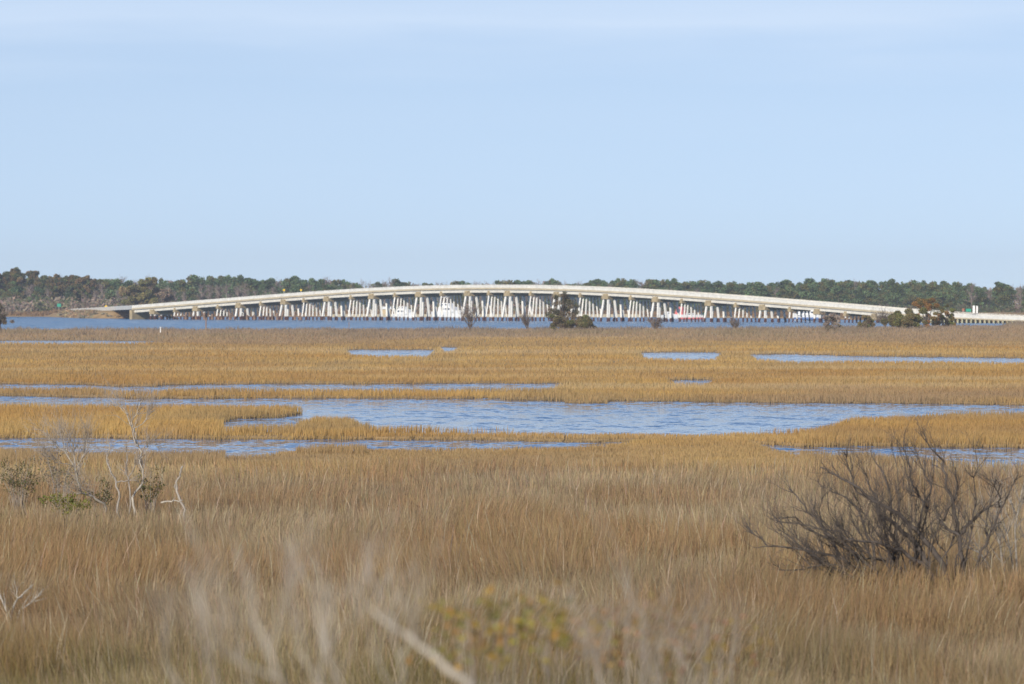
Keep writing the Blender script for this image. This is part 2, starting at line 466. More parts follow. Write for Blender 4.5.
def grass_field(name, qa, qb, n, wpx, near=False):
    q = rng.uniform(qb, qa, n)
    Y = H0 * F / q
    T = rng.uniform(-.165, .165, n)
    X = T * Y
    px = 512 + F * T
    keep = ~in_pools(X, Y, True, np.minimum(1.1, Y * .003)) & (Y < shore_near(px) * (1 + (fbm(X * .03, Y * .02, 5) - .5) * .03) - 2)
    # tussocks: thin out between clumps
    cl = fbm(X * .55, Y * .55, 21, 2)
    keep &= rng.random(n) < (np.clip(-.25 + 2.3 * cl, .04, 1) if near else np.clip(.25 + 1.5 * cl, 0, 1))
    X, Y, px, q, cl = X[keep], Y[keep], px[keep], q[keep], cl[keep]
    n = len(X)
    H = np.interp(Y, [60, 86, 130, 170, 190, 215, 240, 400, 800, 1000], [.85, .85, .78, .62, .5, .46, .46, .38, .45, .55])
    # low swards on the narrow strips between the creeks
    rowq = q + HZ
    stripA = (px > 225) & (px < 800) & (Y > 190) & (Y < 236)
    stripA &= ~((px > 296) & (px < 366) & (Y > 205))
    H = np.where(stripA, .21, H)
    big = fbm(X * .03, Y * .012, 31); med = fbm(X * .12, Y * .05, 37); sm = fbm(X * .9, Y * .9, 41, 2)
    H = H * (.62 + .55 * cl + .35 * (med - .4)) * (rng.uniform(.6, 1.15, n) if near else rng.uniform(.75, 1.1, n))
    W = np.maximum(.008, wpx * Y / F) * rng.uniform(.6, 1.4, n)
    # colour: golden beyond about 190 m, tan then brown-grey nearer, a little green in the closest
    kg = np.clip((Y + (med - .5) * 70 - 168) / 75, 0, 1)
    nearc = mixc(np.tile(BROWN, (n, 1)), np.tile(TAN, (n, 1)), np.clip(.15 + 1.1 * (sm - .35) + .5 * (med - .5), 0, 1))
    nearc = mixc(nearc, np.tile(GREY, (n, 1)), np.clip((big - .42) * 2.2, 0, .7))
    farc = mixc(np.tile(GOLD2, (n, 1)), np.tile(GOLD, (n, 1)), np.clip(.5 + 2.2 * (med - .5) + 1.4 * (big - .5), 0, 1))
    C = mixc(nearc, farc, kg)
    gk = np.clip((108 - Y) / 30, 0, 1) * np.clip((med - .35) * 3, 0, 1) * (rng.random(n) < .62)
    C = mixc(C, np.tile(GREEN, (n, 1)), gk * .75)
    if near: C = C * np.interp(Y, [80, 112, 165, 190], [.80, .88, .90, 1.0])[:, None]
    gk = np.clip((med - .60) * 5, 0, .5) * (Y > 200)                 # browner swathes in the gold
    C = mixc(C, np.tile(BROWN, (n, 1)), gk)
    bands = fbm(X * .013, Y * .05, 51, 3)
    C = mixc(C, np.tile(BROWN * 1.12, (n, 1)), np.clip((bands - .5) * 4.5, 0, .62) * np.clip((Y - 180) / 60, 0, 1))
    C = mixc(C, np.tile(TAN * 1.12, (n, 1)), np.clip((.42 - bands) * 4, 0, .45) * np.clip((Y - 180) / 60, 0, 1))
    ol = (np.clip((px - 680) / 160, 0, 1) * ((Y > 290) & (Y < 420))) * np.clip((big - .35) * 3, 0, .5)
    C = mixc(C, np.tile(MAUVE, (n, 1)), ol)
    if near:                                            # rusty and straw coloured stands, and taller clumps with dead heads
        st_ = fbm(X * .22, Y * .07, 71)
        C = mixc(C, np.tile(np.array([.40, .22, .085]), (n, 1)), np.clip((st_ - .5) * 2.5, 0, .28))
        C = mixc(C, np.tile(np.array([.55, .44, .28]), (n, 1)), np.clip((.45 - st_) * 2.5, 0, .25))
        H = H * (1 + .35 * np.clip((st_ - .5) * 3, -.5, .8))
        tall = rng.random(n) < .018
        H = np.where(tall, H * rng.uniform(1.2, 1.6, n), H)
        C = np.where(tall[:, None], np.array([.52, .43, .30]), C)
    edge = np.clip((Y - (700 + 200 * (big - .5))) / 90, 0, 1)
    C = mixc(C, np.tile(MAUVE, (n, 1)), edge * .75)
    jt = np.interp(Y, [70, 130], [.40, .26]) if near else .12
    C = C * rng.uniform(1 - jt, 1 + jt, n)[:, None] * (1 + rng.normal(0, .05 if near else .02, (n, 3)))
    R = np.stack([X, Y, np.maximum(ground_z(X, Y), -.06)], -1)
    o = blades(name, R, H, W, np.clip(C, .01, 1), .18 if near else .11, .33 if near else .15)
    return tag(o, {'meadow_grass': 'brown and tan dry marsh grass filling the near half of the marsh', 'marsh_grass': 'golden marsh grass on the flats between the creeks'}[name], 'grass', kind='stuff')


grass_field('meadow_grass', 640, 172, 620000, .60, True)
grass_field('marsh_grass', 172, 28, 950000, .55)


# ------------------------------------------------------------------ leaf clumps
def leaves(name, P_, size, cols, m, parent=None, elong=1.0):
    n = len(P_)
    a = rng.normal(size=(n, 3)); a /= np.linalg.norm(a, axis=1)[:, None]
    b = np.cross(a, rng.normal(size=(n, 3))); b /= np.linalg.norm(b, axis=1)[:, None]
    s = np.asarray(size).reshape(-1, 1) * np.ones((n, 1))
    V = np.stack([P_ - a * s * elong, P_ - b * s * .8, P_ + a * s * elong, P_ + b * s * .8], 1)
    V += rng.normal(0, 1, V.shape) * s[:, None] * .18
    o = np.arange(n * 4)
    me = np_mesh(name, V.reshape(-1, 3), np.full(n, 4), o, np.repeat(np.clip(cols, .005, 1), 4, 0))
    return link(name, me, m, parent)


def in_ellipsoid(n, c, r, shell=.5):
    d = rng.normal(size=(n, 3)); d /= np.linalg.norm(d, axis=1)[:, None]
    k = (shell + (1 - shell) * rng.random(n)) ** .7
    return np.asarray(c) + d * k[:, None] * np.asarray(r)


def colvar(n, base, jit=.25, hue=.08):
    return np.asarray(base) * rng.uniform(1 - jit, 1 + jit, (n, 1)) * (1 + rng.normal(0, hue, (n, 3)))


def branch(mb, p, d, L, r, depth, spread=.6, up=.15, nseg=4, kids=3, sides=5, wob=.18, tipr=.35):
    """a wandering tapered limb that forks"""
    pts, rs = [p.copy()], [r]
    q, dd = p.copy(), d.normalized()
    for i in range(nseg):
        dd = (dd + Vector((random.gauss(0, wob), random.gauss(0, wob), random.gauss(0, wob) + up * .3))).normalized()
        q = q + dd * (L / nseg)
        pts.append(q.copy()); rs.append(r * (1 - (1 - tipr) * (i + 1) / nseg))
    mb.tube(pts, rs, sides, cap=False)
    if depth <= 0: return
    for k in range(kids):
        i = random.randint(max(1, nseg // 2 - 1), nseg)
        base, rr = pts[i], rs[i]
        dir_ = (pts[i] - pts[i - 1]).normalized()
        side = Vector((random.gauss(0, 1), random.gauss(0, 1), random.gauss(0, 1) + up))
        nd = (dir_ + side.normalized() * spread).normalized()
        branch(mb, base, nd, L * random.uniform(.5, .8), rr * .68, depth - 1, spread, up, max(3, nseg - 1), kids, max(3, sides - 1), wob * 1.1, tipr)


# ------------------------------------------------------------------ bridge
def ring(s, n0, n1, z0, z1):
    return [bp(s, n0, z0), bp(s, n0, z1), bp(s, n1, z1), bp(s, n1, z0)]


def swept(ss, n0, n1, dz0, dz1):
    mb = MB()
    mb.sweep([ring(s, n0, n1, deck_top(s) + dz0, deck_top(s) + dz1) for s in ss])
    return mb


WID = 8.7
bridge = empty('road_bridge', (0, BY0, 0))
OFF = (0, BY0, 0)
S0, S1 = s_of(132), s_of(897)
ss = list(np.linspace(S0, S1, 90))
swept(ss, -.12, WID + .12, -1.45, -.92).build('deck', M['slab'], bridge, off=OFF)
for nm, a, b in (('near', 0.0, .22), ('far', WID - .22, WID)):
    pr = swept(ss, a, b, -.92, -.10).build('parapet', M['parapet'], bridge, off=OFF)
    mb = swept(ss, a - .06, b + .06, -.10, 0.0)
    mb.build('coping', M['parapet'], pr, off=OFF)
    mb = MB()
    s = S0 + .6
    while s < S1 - .3:
        z = deck_top(s)
        mb.box(bp(s, a - .05 if nm == 'near' else b + .05, z - .51), .34, .10, .80, BU, BN)
        s += 2.45
    mb.build('post', M['parapet'], pr, off=OFF); pr.children[-1]['kind'] = 'stuff'
for a in (.35, 2.95, 5.55, 8.1 - .15):
    swept(ss, a, a + .42, -2.36, -1.454).build('girder', M['girder'], bridge, off=OFF)

BX = [152, 174, 195, 217, 238, 260, 283, 303, 326, 350, 371, 394, 418, 440.5, 467, 488, 507, 530, 556, 579.5, 605, 630, 655, 681, 708, 735, 762, 789, 816.5, 844.7, 874]
extra = MB()
npile = 0
for i, x in enumerate(BX):
    s = s_of(x); zt = deck_top(s); tower = i % 2 == 0
    zb = zt - 2.36
    capd, capl = (1.0, 2.4) if tower else (.8, .95)
    top = zb + (.35 if tower else .0) - .003
    mb = MB()
    c = bp(s, WID / 2, (top + zb - capd) / 2)
    if tower:
        # the cap stands proud at both faces, with a shallow chamfered soffit
        mb.box(bp(s, WID / 2, zb - capd * .5 - .003), capl, WID + .3, capd, BU, BN)
        mb.box(bp(s, .06, zb + .28), capl * .7, .5, .55, BU, BN)
        mb.box(bp(s, WID - .06, zb + .28), capl * .7, .5, .55, BU, BN)
    else:
        mb.box(bp(s, WID / 2, zb - capd * .5 - .003), capl, WID + .1, capd, BU, BN)
        mb.box(bp(s, .22, zb + .25), capl * .7, .25, .5, BU, BN)
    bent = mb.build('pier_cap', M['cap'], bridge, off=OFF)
    pt = zb - capd + .03
    if tower:
        rows = [(-.85, -.95), (.85, .95)]; ns = [.45, 3.0, 5.7, WID - .45]; bat = [-1.2, .5, -.5, 1.4]; w = .50
    else:
        rows = [(0, 0)]; k = 7 if x < 700 else 6
        ns = list(np.linspace(.35, WID - .35, k)); bat = list(np.linspace(-1.7, 1.5, k)); w = .35
    hgt = max(1.0, pt + .6)
    for (du, bu) in rows:
        for j, (nn, bt) in enumerate(zip(ns, bat)):
            sc = min(1.0, hgt / 9.0)
            a = bp(s + du, nn, pt); b = bp(s + du + bu * sc + random.gauss(0, .07), nn + bt * sc * 1.1 + random.gauss(0, .10), -1.2)
            front = (tower and j == 0) or (not tower and j < 4)
            if front and npile < 98:
                m1 = MB(); m1.bar(b, a, w); m1.build('pile', M['pile'], bent, off=OFF); npile += 1
            else: extra.bar(b, a, w)
o = extra.build('pile', M['pile'], bridge, off=OFF); o['kind'] = 'stuff'
# left abutment and the approach on its bank
A0 = bp(S0); A1 = Vector((wx(104, 1660), 1660, 0)); A2 = Vector((wx(63, 1800), 1800, 0))
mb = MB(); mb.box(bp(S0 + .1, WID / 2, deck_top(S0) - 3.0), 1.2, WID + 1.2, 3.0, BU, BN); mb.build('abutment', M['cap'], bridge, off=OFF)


def bez(t): return A0 * ((1 - t) ** 2) + A1 * (2 * t * (1 - t)) + A2 * (t * t)


zA, zM, zB = deck_top(S0), wz(307.0, 1660), wz(309.3, 1800)
for n0, n1, nm in ((0.0, .25, 'parapet'), (WID - .25, WID, 'parapet'), (.25, WID - .25, 'roadway')):
    rows = []
    for k in range(15):
        t = k / 14
        p = bez(t); tg = (bez(min(1, t + .02)) - bez(max(0, t - .02))).normalized()
        nn = Vector((-tg.y, tg.x, 0))
        if nn.y < 0: nn = -nn
        z = zA * (1 - t) ** 2 + zM * 2 * t * (1 - t) + zB * t * t
        hh = (-1.3, 0) if nm == 'parapet' else (-1.3, -.95)
        rows.append([p + nn * n0 + Vector((0, 0, z + hh[0])), p + nn * n0 + Vector((0, 0, z + hh[1])), p + nn * n1 + Vector((0, 0, z + hh[1])), p + nn * n1 + Vector((0, 0, z + hh[0]))])
    mb = MB(); mb.sweep(rows); mb.build(nm, M['parapet'] if nm == 'parapet' else M['slab'], bridge, off=OFF)
tag(bridge, 'long arched pale concrete road bridge on many slanted piles across the channel', 'bridge')

# low trestle at the right end
tre = empty('low_trestle', (*bp(s_of(900)).xy, 0)); TO = tuple(bp(s_of(900)).xy) + (0,)
st = list(np.linspace(S1 + .05, s_of(1130), 30))
swept(st, -.1, WID + .1, -1.55, -1.2).build('deck', M['slab'], tre, off=TO)
for a, b in ((0, .25), (WID - .25, WID)):
    pr = swept(st, a, b, -1.2, -.35).build('parapet', M['parapet'], tre, off=TO)
    mb = swept(st, a + .05, b - .05, -.12, 0)
    s = st[0] + .3
    while s < st[-1]:
        mb.box(bp(s, (a + b) / 2, deck_top(s) - .235), .16, .15, .23, BU, BN); s += 1.6
    mb.build('top_rail', M['parapet'], pr, off=TO)
s = st[0] + 1.0; k = 0
back = MB()
while s < st[-1] and k < 60:
    z = deck_top(s) - 1.55
    m1 = MB(); m1.bar(bp(s + random.gauss(0, .1), .15 + random.gauss(0, .05), -.9), bp(s, .15, z), .30); m1.build('post', M['post'], tre, off=TO)
    back.bar(bp(s, WID - .3, -.9), bp(s, WID - .3, z), .30); back.bar(bp(s + .4, WID * .5, -.9), bp(s + .4, WID * .5, z), .30)
    s += 1.55; k += 1
o = back.build('post', M['post'], tre, off=TO); o['kind'] = 'stuff'
tag(tre, 'low trestle with white rail and yellowish posts at right end of the bridge', 'trestle')

# ------------------------------------------------------------------ old stumps under the bridge's left half
stx = list(np.arange(182, 300, 4.1))
for i, x in enumerate(stx):
    s = s_of(x + random.gauss(0, .8)); n = random.uniform(1.0, 7.0)
    p = bp(s, n)
    hgt = random.uniform(1.2, 2.4)
    mb = MB(); mb.tube([(0, 0, -1.1), (random.gauss(0, .05), random.gauss(0, .05), hgt * .6), (random.gauss(0, .1), random.gauss(0, .1), hgt)], [.42, .38, .33], 7)
    o = mb.build('timber_stump', M['stump']); o.location = (p.x, p.y, 0)
    tag(o, 'weathered brown timber stump standing in water under left half of the bridge', 'stump', 'old timber stumps under the bridge')
for (xa, ya, xb, yb, dY, lab) in ((158, 313.2, 173, 317.6, 12, 'long tan timber beam slanting into the water under the left end of bridge'), (140, 314.5, 147, 316.0, 8, 'short tan timber beam leaning by the leftmost bridge piles'), (219, 311.5, 227, 315.5, 8, 'tan brace timber leaning under the bridge left of the yellow signs')):
    Yb = BY0 - s_of((xa + xb) / 2) * math.sin(TH) + dY
    a, b = at(xa, ya, Yb), at(xb, yb, Yb + 2)
    d = (b - a).normalized()
    a -= d * .5; b += d * 2.0
    mb = MB(); mb.bar(a, b, .62, .5)
    mid = (a + b) / 2
    o = mb.build('timber_beam', M['beam'], off=mid); o.location = mid
    tag(o, lab, 'beam')


# ------------------------------------------------------------------ signs and stakes
def sign(name, px, ytop, ybase, Y, wpx, hpx, m, lab, posts=1, diamond=False):
    p = at(px, ybase, Y)
    zt = wz(ytop, Y) - p.z
    k = Y / F
    root = empty(name, p)
    for i in range(posts):
        mb = MB(); xo = 0 if posts == 1 else (i - .5) * wpx * k * .7
        mb.box((xo, 0, zt / 2), .12, .12, zt); mb.build('post', M['steel'], root)
    mb = MB(); w, h = wpx * k, hpx * k; zc = zt - h / 2
    if diamond:
        r = w * .6
        for yy in (-.11, -.07): mb.v += [Vector((0, yy, zc - r)), Vector((r, yy, zc)), Vector((0, yy, zc + r)), Vector((-r, yy, zc))]
        mb.f += [(0, 1, 2, 3), (7, 6, 5, 4)] + [(a, a + 4, (a + 1) % 4 + 4, (a + 1) % 4) for a in range(4)]
    else: mb.box((0, -.09, zc), w, .04, h)
    mb.build('panel', m, root)
    tag(root, lab, 'sign')


def on_bridge(px, n=.5):
    s = s_of(px); return bp(s, n).y, deck_top(s)


for px, lab in ((284, 'yellow warning sign on the bridge parapet, left one of the pair'), (301, 'yellow warning sign on the bridge parapet, right one of the pair')):
    Y, zt = on_bridge(px); yb = HZ + (H0 - (zt - 1.0)) * F / Y
    sign('warning_sign', px, 288.8, yb, Y, 2.3, 2.6, M['yellow'], lab, diamond=True)
sign('warning_sign', 106, 305.2, 309.5, 1690, 2.6, 2.6, M['yellow'], 'pale yellow warning sign beside the low left approach of the bridge', diamond=True)
sign('road_sign', 59, 303.6, 315, 1790, 3.8, 3.2, M['green'], 'small green road sign in front of scrub at far left shore')
Y, zt = on_bridge(968, 9.6); yb = HZ + (H0 - (zt - 1.2)) * F / Y
sign('road_sign', 968.5, 308.8, yb, Y, 5.0, 3.0, M['green'], 'green road sign above the white trestle rail at right', 2)
sign('road_sign', 963.3, 308.4, yb, Y, 2.0, 3.0, M['rust'], 'small rust red sign left of the green sign on trestle')
sign('road_sign', 973.8, 305.6, yb, Y + 1, 2.2, 7.4, M['white'], 'tall white sign panel beside green sign on trestle, nearer the green')
sign('road_sign', 977.0, 305.8, yb, Y + 1, 1.6, 7.2, M['white'], 'narrow tall white sign panel above trestle, farther from green sign')


def stake(px, yt, yb, Y, r, m, lab, lean=.0):
    p = at(px, yb, Y); h = wz(yt, Y) - p.z
    mb = MB(); mb.tube([(0, 0, -.6), (lean * .5, 0, h * .5), (lean, 0, h)], [r, r * .95, r * .85], 7)
    mb.box((lean, 0, h + .05), r * 2.6, r * 2.6, .12)
    o = mb.build('marker_stake', m); o.location = p
    tag(o, lab, 'stake')


stake(160.5, 327.6, 333, 900, .10, M['white'], 'white marker stake in mauve scrub at marsh edge, left side')
stake(206, 320, 328, 985, .13, M['stump'], 'brown wooden post at water edge in front of left bridge')
stake(80, 315.0, 317.5, 1752, .35, M['white'], 'stubby white marker post on far left shore')
stake(349, 323, 331, 960, .07, M['stump'], 'thin brown stake in marsh edge left of the bridge middle')

# green channel marker on its pile
p = at(704, 320, 1400)
root = empty('channel_marker', (p.x, p.y, 0))
mb = MB(); mb.tube([(0, 0, -1), (0, 0, 2.0)], [.18, .16], 8); mb.build('pile', M['stump'], root)
mb = MB(); mb.box((0, -.22, 2.25), .8, .06, .8); mb.build('dayboard', M['brightgreen'], root)
tag(root, 'small green square channel marker board on a pile by bridge', 'marker')


# ------------------------------------------------------------------ boats behind the bridge
def hull_mesh(L, B, D, sheer=.5, fl=.75):
    mb = MB(); rows = []
    for k in range(11):
        t = k / 10
        w = B / 2 * (1 - max(0, (t - .45) / .55) ** 2.2 * .97) * (.88 + .12 * min(1, t / .2))
        z = D + sheer * t * t
        x = -L / 2 + L * t
        kx = x - (0.1 * L * max(0, t - .6) if t > .6 else 0)
        rows.append([(kx, -w * fl * .6, -.35), (kx, -w * fl, .1), (x, -w, z), (x, w, z), (kx, w * fl, .1), (kx, w * fl * .6, -.35)])
    mb.sweep(rows)
    return mb


def cabin(mb, x, z, L, B, Hh, rake=.35):
    b = len(mb.v)
    for (zz, f0, f1, ww) in ((z, -.5, .5, 1), (z + Hh, -.5 + .04, .5 - rake * Hh / L, .86)):
        for fx, sy in ((f0, -1), (f1, -1), (f1, 1), (f0, 1)): mb.v.append(Vector((x + fx * L, sy * B / 2 * ww, zz)))
    mb.f += [(b, b + 3, b + 2, b + 1), (b + 4, b + 5, b + 6, b + 7)]
    for k in range(4):
        n = (k + 1) % 4; mb.f.append((b + k, b + n, b + 4 + n, b + 4 + k))


def boat(name, px, Y, L, B, D, rz, lab, cab, hullm='white', tower=False, stripe=None, rail=True):
    root = empty(name, (wx(px, Y), Y, 0.15), rz)
    hl = hull_mesh(L, B, D).build('hull', M[hullm], root)
    if stripe:
        mb = MB(); rows = []
        for k in range(11):
            t = k / 10
            w = B / 2 * (1 - max(0, (t - .45) / .55) ** 2.2 * .97) * (.88 + .12 * min(1, t / .2)) * .93 + .05; x = -L / 2 + L * t * .985
            rows.append([(x, -w, .15), (x, -w, .15 + D * .4), (x, w, .15 + D * .4), (x, w, .15)])
        mb.sweep(rows); mb.build('stripe', M[stripe], hl)
    for (x, z, cl, cb, ch, cm) in cab:
        mb = MB(); cabin(mb, x, z, cl, cb, ch); c = mb.build('cabin', M[cm], root)
        mb = MB()
        for sy in (-1, 1):
            nwin = max(2, int(cl / 1.3))
            for k in range(nwin):
                mb.box((x - cl * .40 + (k + .5) * cl * .7 / nwin, sy * (cb / 2 * .935), z + ch * .58), cl * .7 / nwin * .72, .06, ch * .36)
        mb.build('window', M['dark'], c)
    if tower:
        mb = MB(); tx, tz = cab[-1][0], cab[-1][1] + cab[-1][4]
        for sx in (-.8, .8):
            for sy in (-1, 1): mb.bar((tx + sx * 1.2, sy * 1.3, tz - .2), (tx + sx, sy * .9, tz + 2.0), .10)
        mb.box((tx, 0, tz + 2.06), 2.6, 2.3, .12); mb.build('tuna_tower', M['white'], root)
        mb = MB(); mb.tube([(tx - 1.2, 1.4, tz - .5), (tx - 2.6, 2.6, tz + 4.0)], [.06, .03], 5); mb.tube([(tx - 1.2, -1.4, tz - .5), (tx - 2.6, -2.6, tz + 4.0)], [.06, .03], 5)
        mb.build('outrigger', M['white'], root)
    if rail:
        mb = MB()
        for sy in (-1, 1):
            pts = []
            for k in range(5):
                t = .55 + .42 * k / 4
                w = B / 2 * (1 - max(0, (t - .45) / .55) ** 2.2 * .97) * .95
                x = -L / 2 + L * t; z = D + .5 * t * t
                pts.append((x, sy * w, z + .65)); mb.tube([(x, sy * w, z - .05), (x, sy * w, z + .65)], .035, 4)
            mb.tube(pts, .04, 4)
        mb.build('bow_rail', M['steel'], root)
    tag(root, lab, 'boat')
    return root


boat('motor_yacht', 404, 1655, 8.0, 3.6, 1.3, math.radians(-38), 'white motor yacht with rounded cabin moored beyond left middle piles', [(.1, 1.25, 4.8, 3.1, 1.5, 'white'), (-.2, 2.73, 2.8, 2.5, 1.0, 'white')])
boat('fishing_boat', 448, 1660, 11.5, 4.4, 2.0, math.radians(-35), 'tallest white sport fishing boat with tower behind middle bridge piles', [(.2, 1.9, 6.4, 3.8, 1.7, 'white'), (-.3, 3.58, 3.8, 3.0, 1.3, 'white')], tower=True)
boat('work_boat', 677, 1560, 9.0, 3.4, 1.3, math.radians(150), 'white work boat with a red wheelhouse behind right half bridge piles', [(-1.2, 1.2, 3.0, 2.6, 2.6, 'red')])
boat('motor_boat', 692, 1500, 8.6, 2.9, 1.25, math.radians(5), 'low white motor boat with red waterline stripe right of red wheelhouse boat', [(-.3, 1.2, 3.0, 2.2, .7, 'white')], stripe='red', rail=False)
boat('cabin_cruiser', 808, 1480, 9.5, 3.6, 1.5, math.radians(155), 'white cabin cruiser with a blue hull stripe near right end of bridge', [(.0, 1.4, 6.0, 3.2, 1.5, 'white'), (-.8, 2.88, 3.2, 2.6, 1.0, 'white')], stripe='blue')
boat('motor_boat', 667, 1575, 6.5, 2.5, 1.1, math.radians(0), 'small plain white motor boat left of the red wheelhouse', [(.2, 1.0, 2.6, 2.0, 1.1, 'white')], rail=False)

# bait hut on the far quay
Yh = 1745
root = empty('quay_hut', (wx(386.5, Yh), Yh, .8))
mb = MB(); mb.box((0, 0, 1.0), 3.0, 2.6, 2.0); mb.build('wall', M['hut'], root)
mb = MB(); b = [(-1.75, -1.6, 2.0), (1.75, -1.6, 2.0), (1.75, 1.6, 2.0), (-1.75, 1.6, 2.0), (-1.75, 0, 2.9), (1.75, 0, 2.9)]
mb.v += [Vector(v) for v in b]; mb.f += [(0, 1, 5, 4), (2, 3, 4, 5), (0, 4, 3), (1, 2, 5), (0, 3, 2, 1)]; mb.build('roof', M['white'], root)
mb = MB(); mb.box((.4, -1.32, .9), .8, .05, 1.7); mb.build('door', M['stump'], root)
tag(root, 'small tan hut on far quay seen between left middle piles', 'hut')
# pale quay wall along the far bank
mb = MB()
for a, b in ((330, 400), (400, 470), (470, 540), (540, 600), (600, 640)):
    pa, pb = Vector((wx(a, 1726), 1726, 0)), Vector((wx(b, 1726), 1726, 0))
    d = (pb - pa); mb.box((pa + pb) / 2 + Vector((0, 0, .3)), d.length - .02, .8, 1.5)
    for k in range(int(d.length / 3)):
        mb.box(pa + d * ((k + .5) / int(d.length / 3)) + Vector((0, -.46, .2)), .22, .12, 1.5)
o = mb.build('quay_wall', M['slab'])
tag(o, 'low pale concrete quay wall along the far bank behind bridge piles', 'quay wall')

# ------------------------------------------------------------------ far woods
SKY = [(-200, 272), (0, 271), (15, 268), (30, 270), (45, 275), (60, 272.5), (80, 274), (100, 276), (130, 278), (140, 279.5), (150, 276.5), (165, 278.5), (185, 277), (200, 275.5), (230, 275), (250, 276), (270, 277.5), (290, 275.5), (300, 277.5), (330, 277.5), (350, 280), (375, 280.5), (395, 279), (420, 282), (440, 279.5), (455, 281.5), (500, 280.5), (525, 280.5), (550, 278.5), (565, 281.5), (600, 278.5), (640, 277.5), (660, 280), (690, 279.5), (720, 282), (760, 282), (785, 281), (820, 278.5), (835, 280), (860, 278.5), (880, 280), (900, 279.5), (950, 281.5), (980, 284), (1000, 285), (1030, 285), (1250, 284)]
SX, SYv = zip(*SKY)


def pine_proto(k, kind='pine'):
    """unit: built at true size, crown clumps carried on limbs"""
    hgt = 15.0
    root = empty({'pine': 'pine_tree', 'bare': 'bare_tree'}[kind])
    tr = MB()
    bx = random.uniform(-.4, .4)
    tr.tube([(0, 0, -1.5), (bx * .4, 0, hgt * .4), (bx, random.uniform(-.3, .3), hgt * .93)], [.28, .21, .06], 6)
    if kind == 'pine':
        P_, S_, C_ = [], [], []
        nb = random.randint(15, 19)
        for b in range(nb):
            f = (b + .5) / nb
            z = hgt * (.24 + .72 * f)
            rad = (3.1 * math.sin(math.pi * min(1, .22 + .66 * f)) ** .7 + .5) * random.uniform(.6, 1.15)
            a = random.uniform(0, 6.28)
            off = rad * random.uniform(.25, .85)
            c = (bx * f + math.cos(a) * off, math.sin(a) * off, z)
            tr.tube([(bx * f, 0, z - 1.0), c], [.09, .03], 4, cap=False)
            n = int(60 + 40 * rad)
            P_.append(in_ellipsoid(n, c, (rad * .75, rad * .75, rad * .48 + .25), .25))
            base = np.array([.115, .165, .075]) * random.uniform(.6, 1.4)
            if random.random() < .25: base = np.array([.15, .145, .06])
            C_.append(colvar(n, base, .35)); S_.append(rng.uniform(.22, .5, n))
        tr.build('trunk', M['bark_brown'], root, smooth=True)
        leaves('crown', np.concatenate(P_), np.concatenate(S_), np.concatenate(C_), M['needle'], root)
    else:
        tw = MB()
        for b in range(38):
            f = random.uniform(.3, .92)
            p = Vector((bx * f, 0, hgt * f)); a = random.uniform(0, 6.28)
            branch(tw, p, Vector((math.cos(a), math.sin(a), random.uniform(.5, 1.5))), random.uniform(2.2, 4.0) * (1.15 - f * .6), .16, 2, .75, .4, 3, 3, 3, .22, .4)
        tr.build('trunk', M['twig_far'], root, smooth=True)
        tw.build('crown', M['twig_far'], root)
    return root


PINES = [pine_proto(k) for k in range(7)]
BARES = [pine_proto(k, 'bare') for k in range(4)]
used = set()


def place(protos, X, Y, z, hgt, wide, lab, cat, group=None):
    pr = random.choice(protos)
    if pr.name in used: o = copy_tree(pr)
    else: o = pr; used.add(pr.name)
    sc = hgt / 15.0
    o.location = (X, Y, z); o.rotation_euler = (0, 0, random.uniform(0, 6.28)); o.scale = (sc * wide, sc * wide, sc)
    tag(o, lab, cat, group)
    return o


def bareness(x):
    """share of leafless trees along the wood"""
    return float(np.interp(x, [-100, 110, 130, 190, 240, 280, 340, 400, 470, 530, 560, 600, 700, 960, 985, 1100], [.05, .1, .3, .5, .2, .3, .35, .65, .7, .6, .25, .06, .08, .12, .5, .4]))


PL = 'green pine in the long even wood on the shore behind the bridge'
BL = 'leafless grey brown tree among the pines of the wood behind the bridge'
x = -70.0
npn = nb_ = 0
while x < 1110:                                     # the front rows set the skyline
    b = random.random() < bareness(x)
    Y = random.uniform(1960, 2060)
    top = float(np.interp(x, SX, SYv)) + random.uniform(-1.0, 3.4) + (1.0 if b else 0)
    if x < 125: top = 277.5 + random.uniform(0, 2)
    hgt = wz(top, Y) - 2.0
    place(BARES if b else PINES, wx(x, Y), Y, 2.0, hgt, random.uniform(.85, 1.6), BL if b else PL, 'tree', 'bare trees in the wood behind the bridge' if b else 'pines in the wood behind the bridge')
    npn += not b; nb_ += b
    x += random.uniform(5.2, 9.0)
x = -70.0
while x < 1110:                                     # lower trees at the wood's edge
    b = random.random() < (min(.75, bareness(x) * 2.0 + .12) if x < 590 else bareness(x) * .9)
    Y = random.uniform(1870, 1950)
    hgt = random.uniform(7, 11.5) if not b else random.uniform(7.5, 10.5)
    if 110 < x < 200: hgt *= .8
    place(BARES if b else PINES, wx(x, Y), Y, 1.9, hgt, random.uniform(1.0, 1.5), BL if b else PL, 'tree', 'bare trees in the wood behind the bridge' if b else 'pines in the wood behind the bridge')
    npn += not b; nb_ += b
    x += random.uniform(6.5, 11)

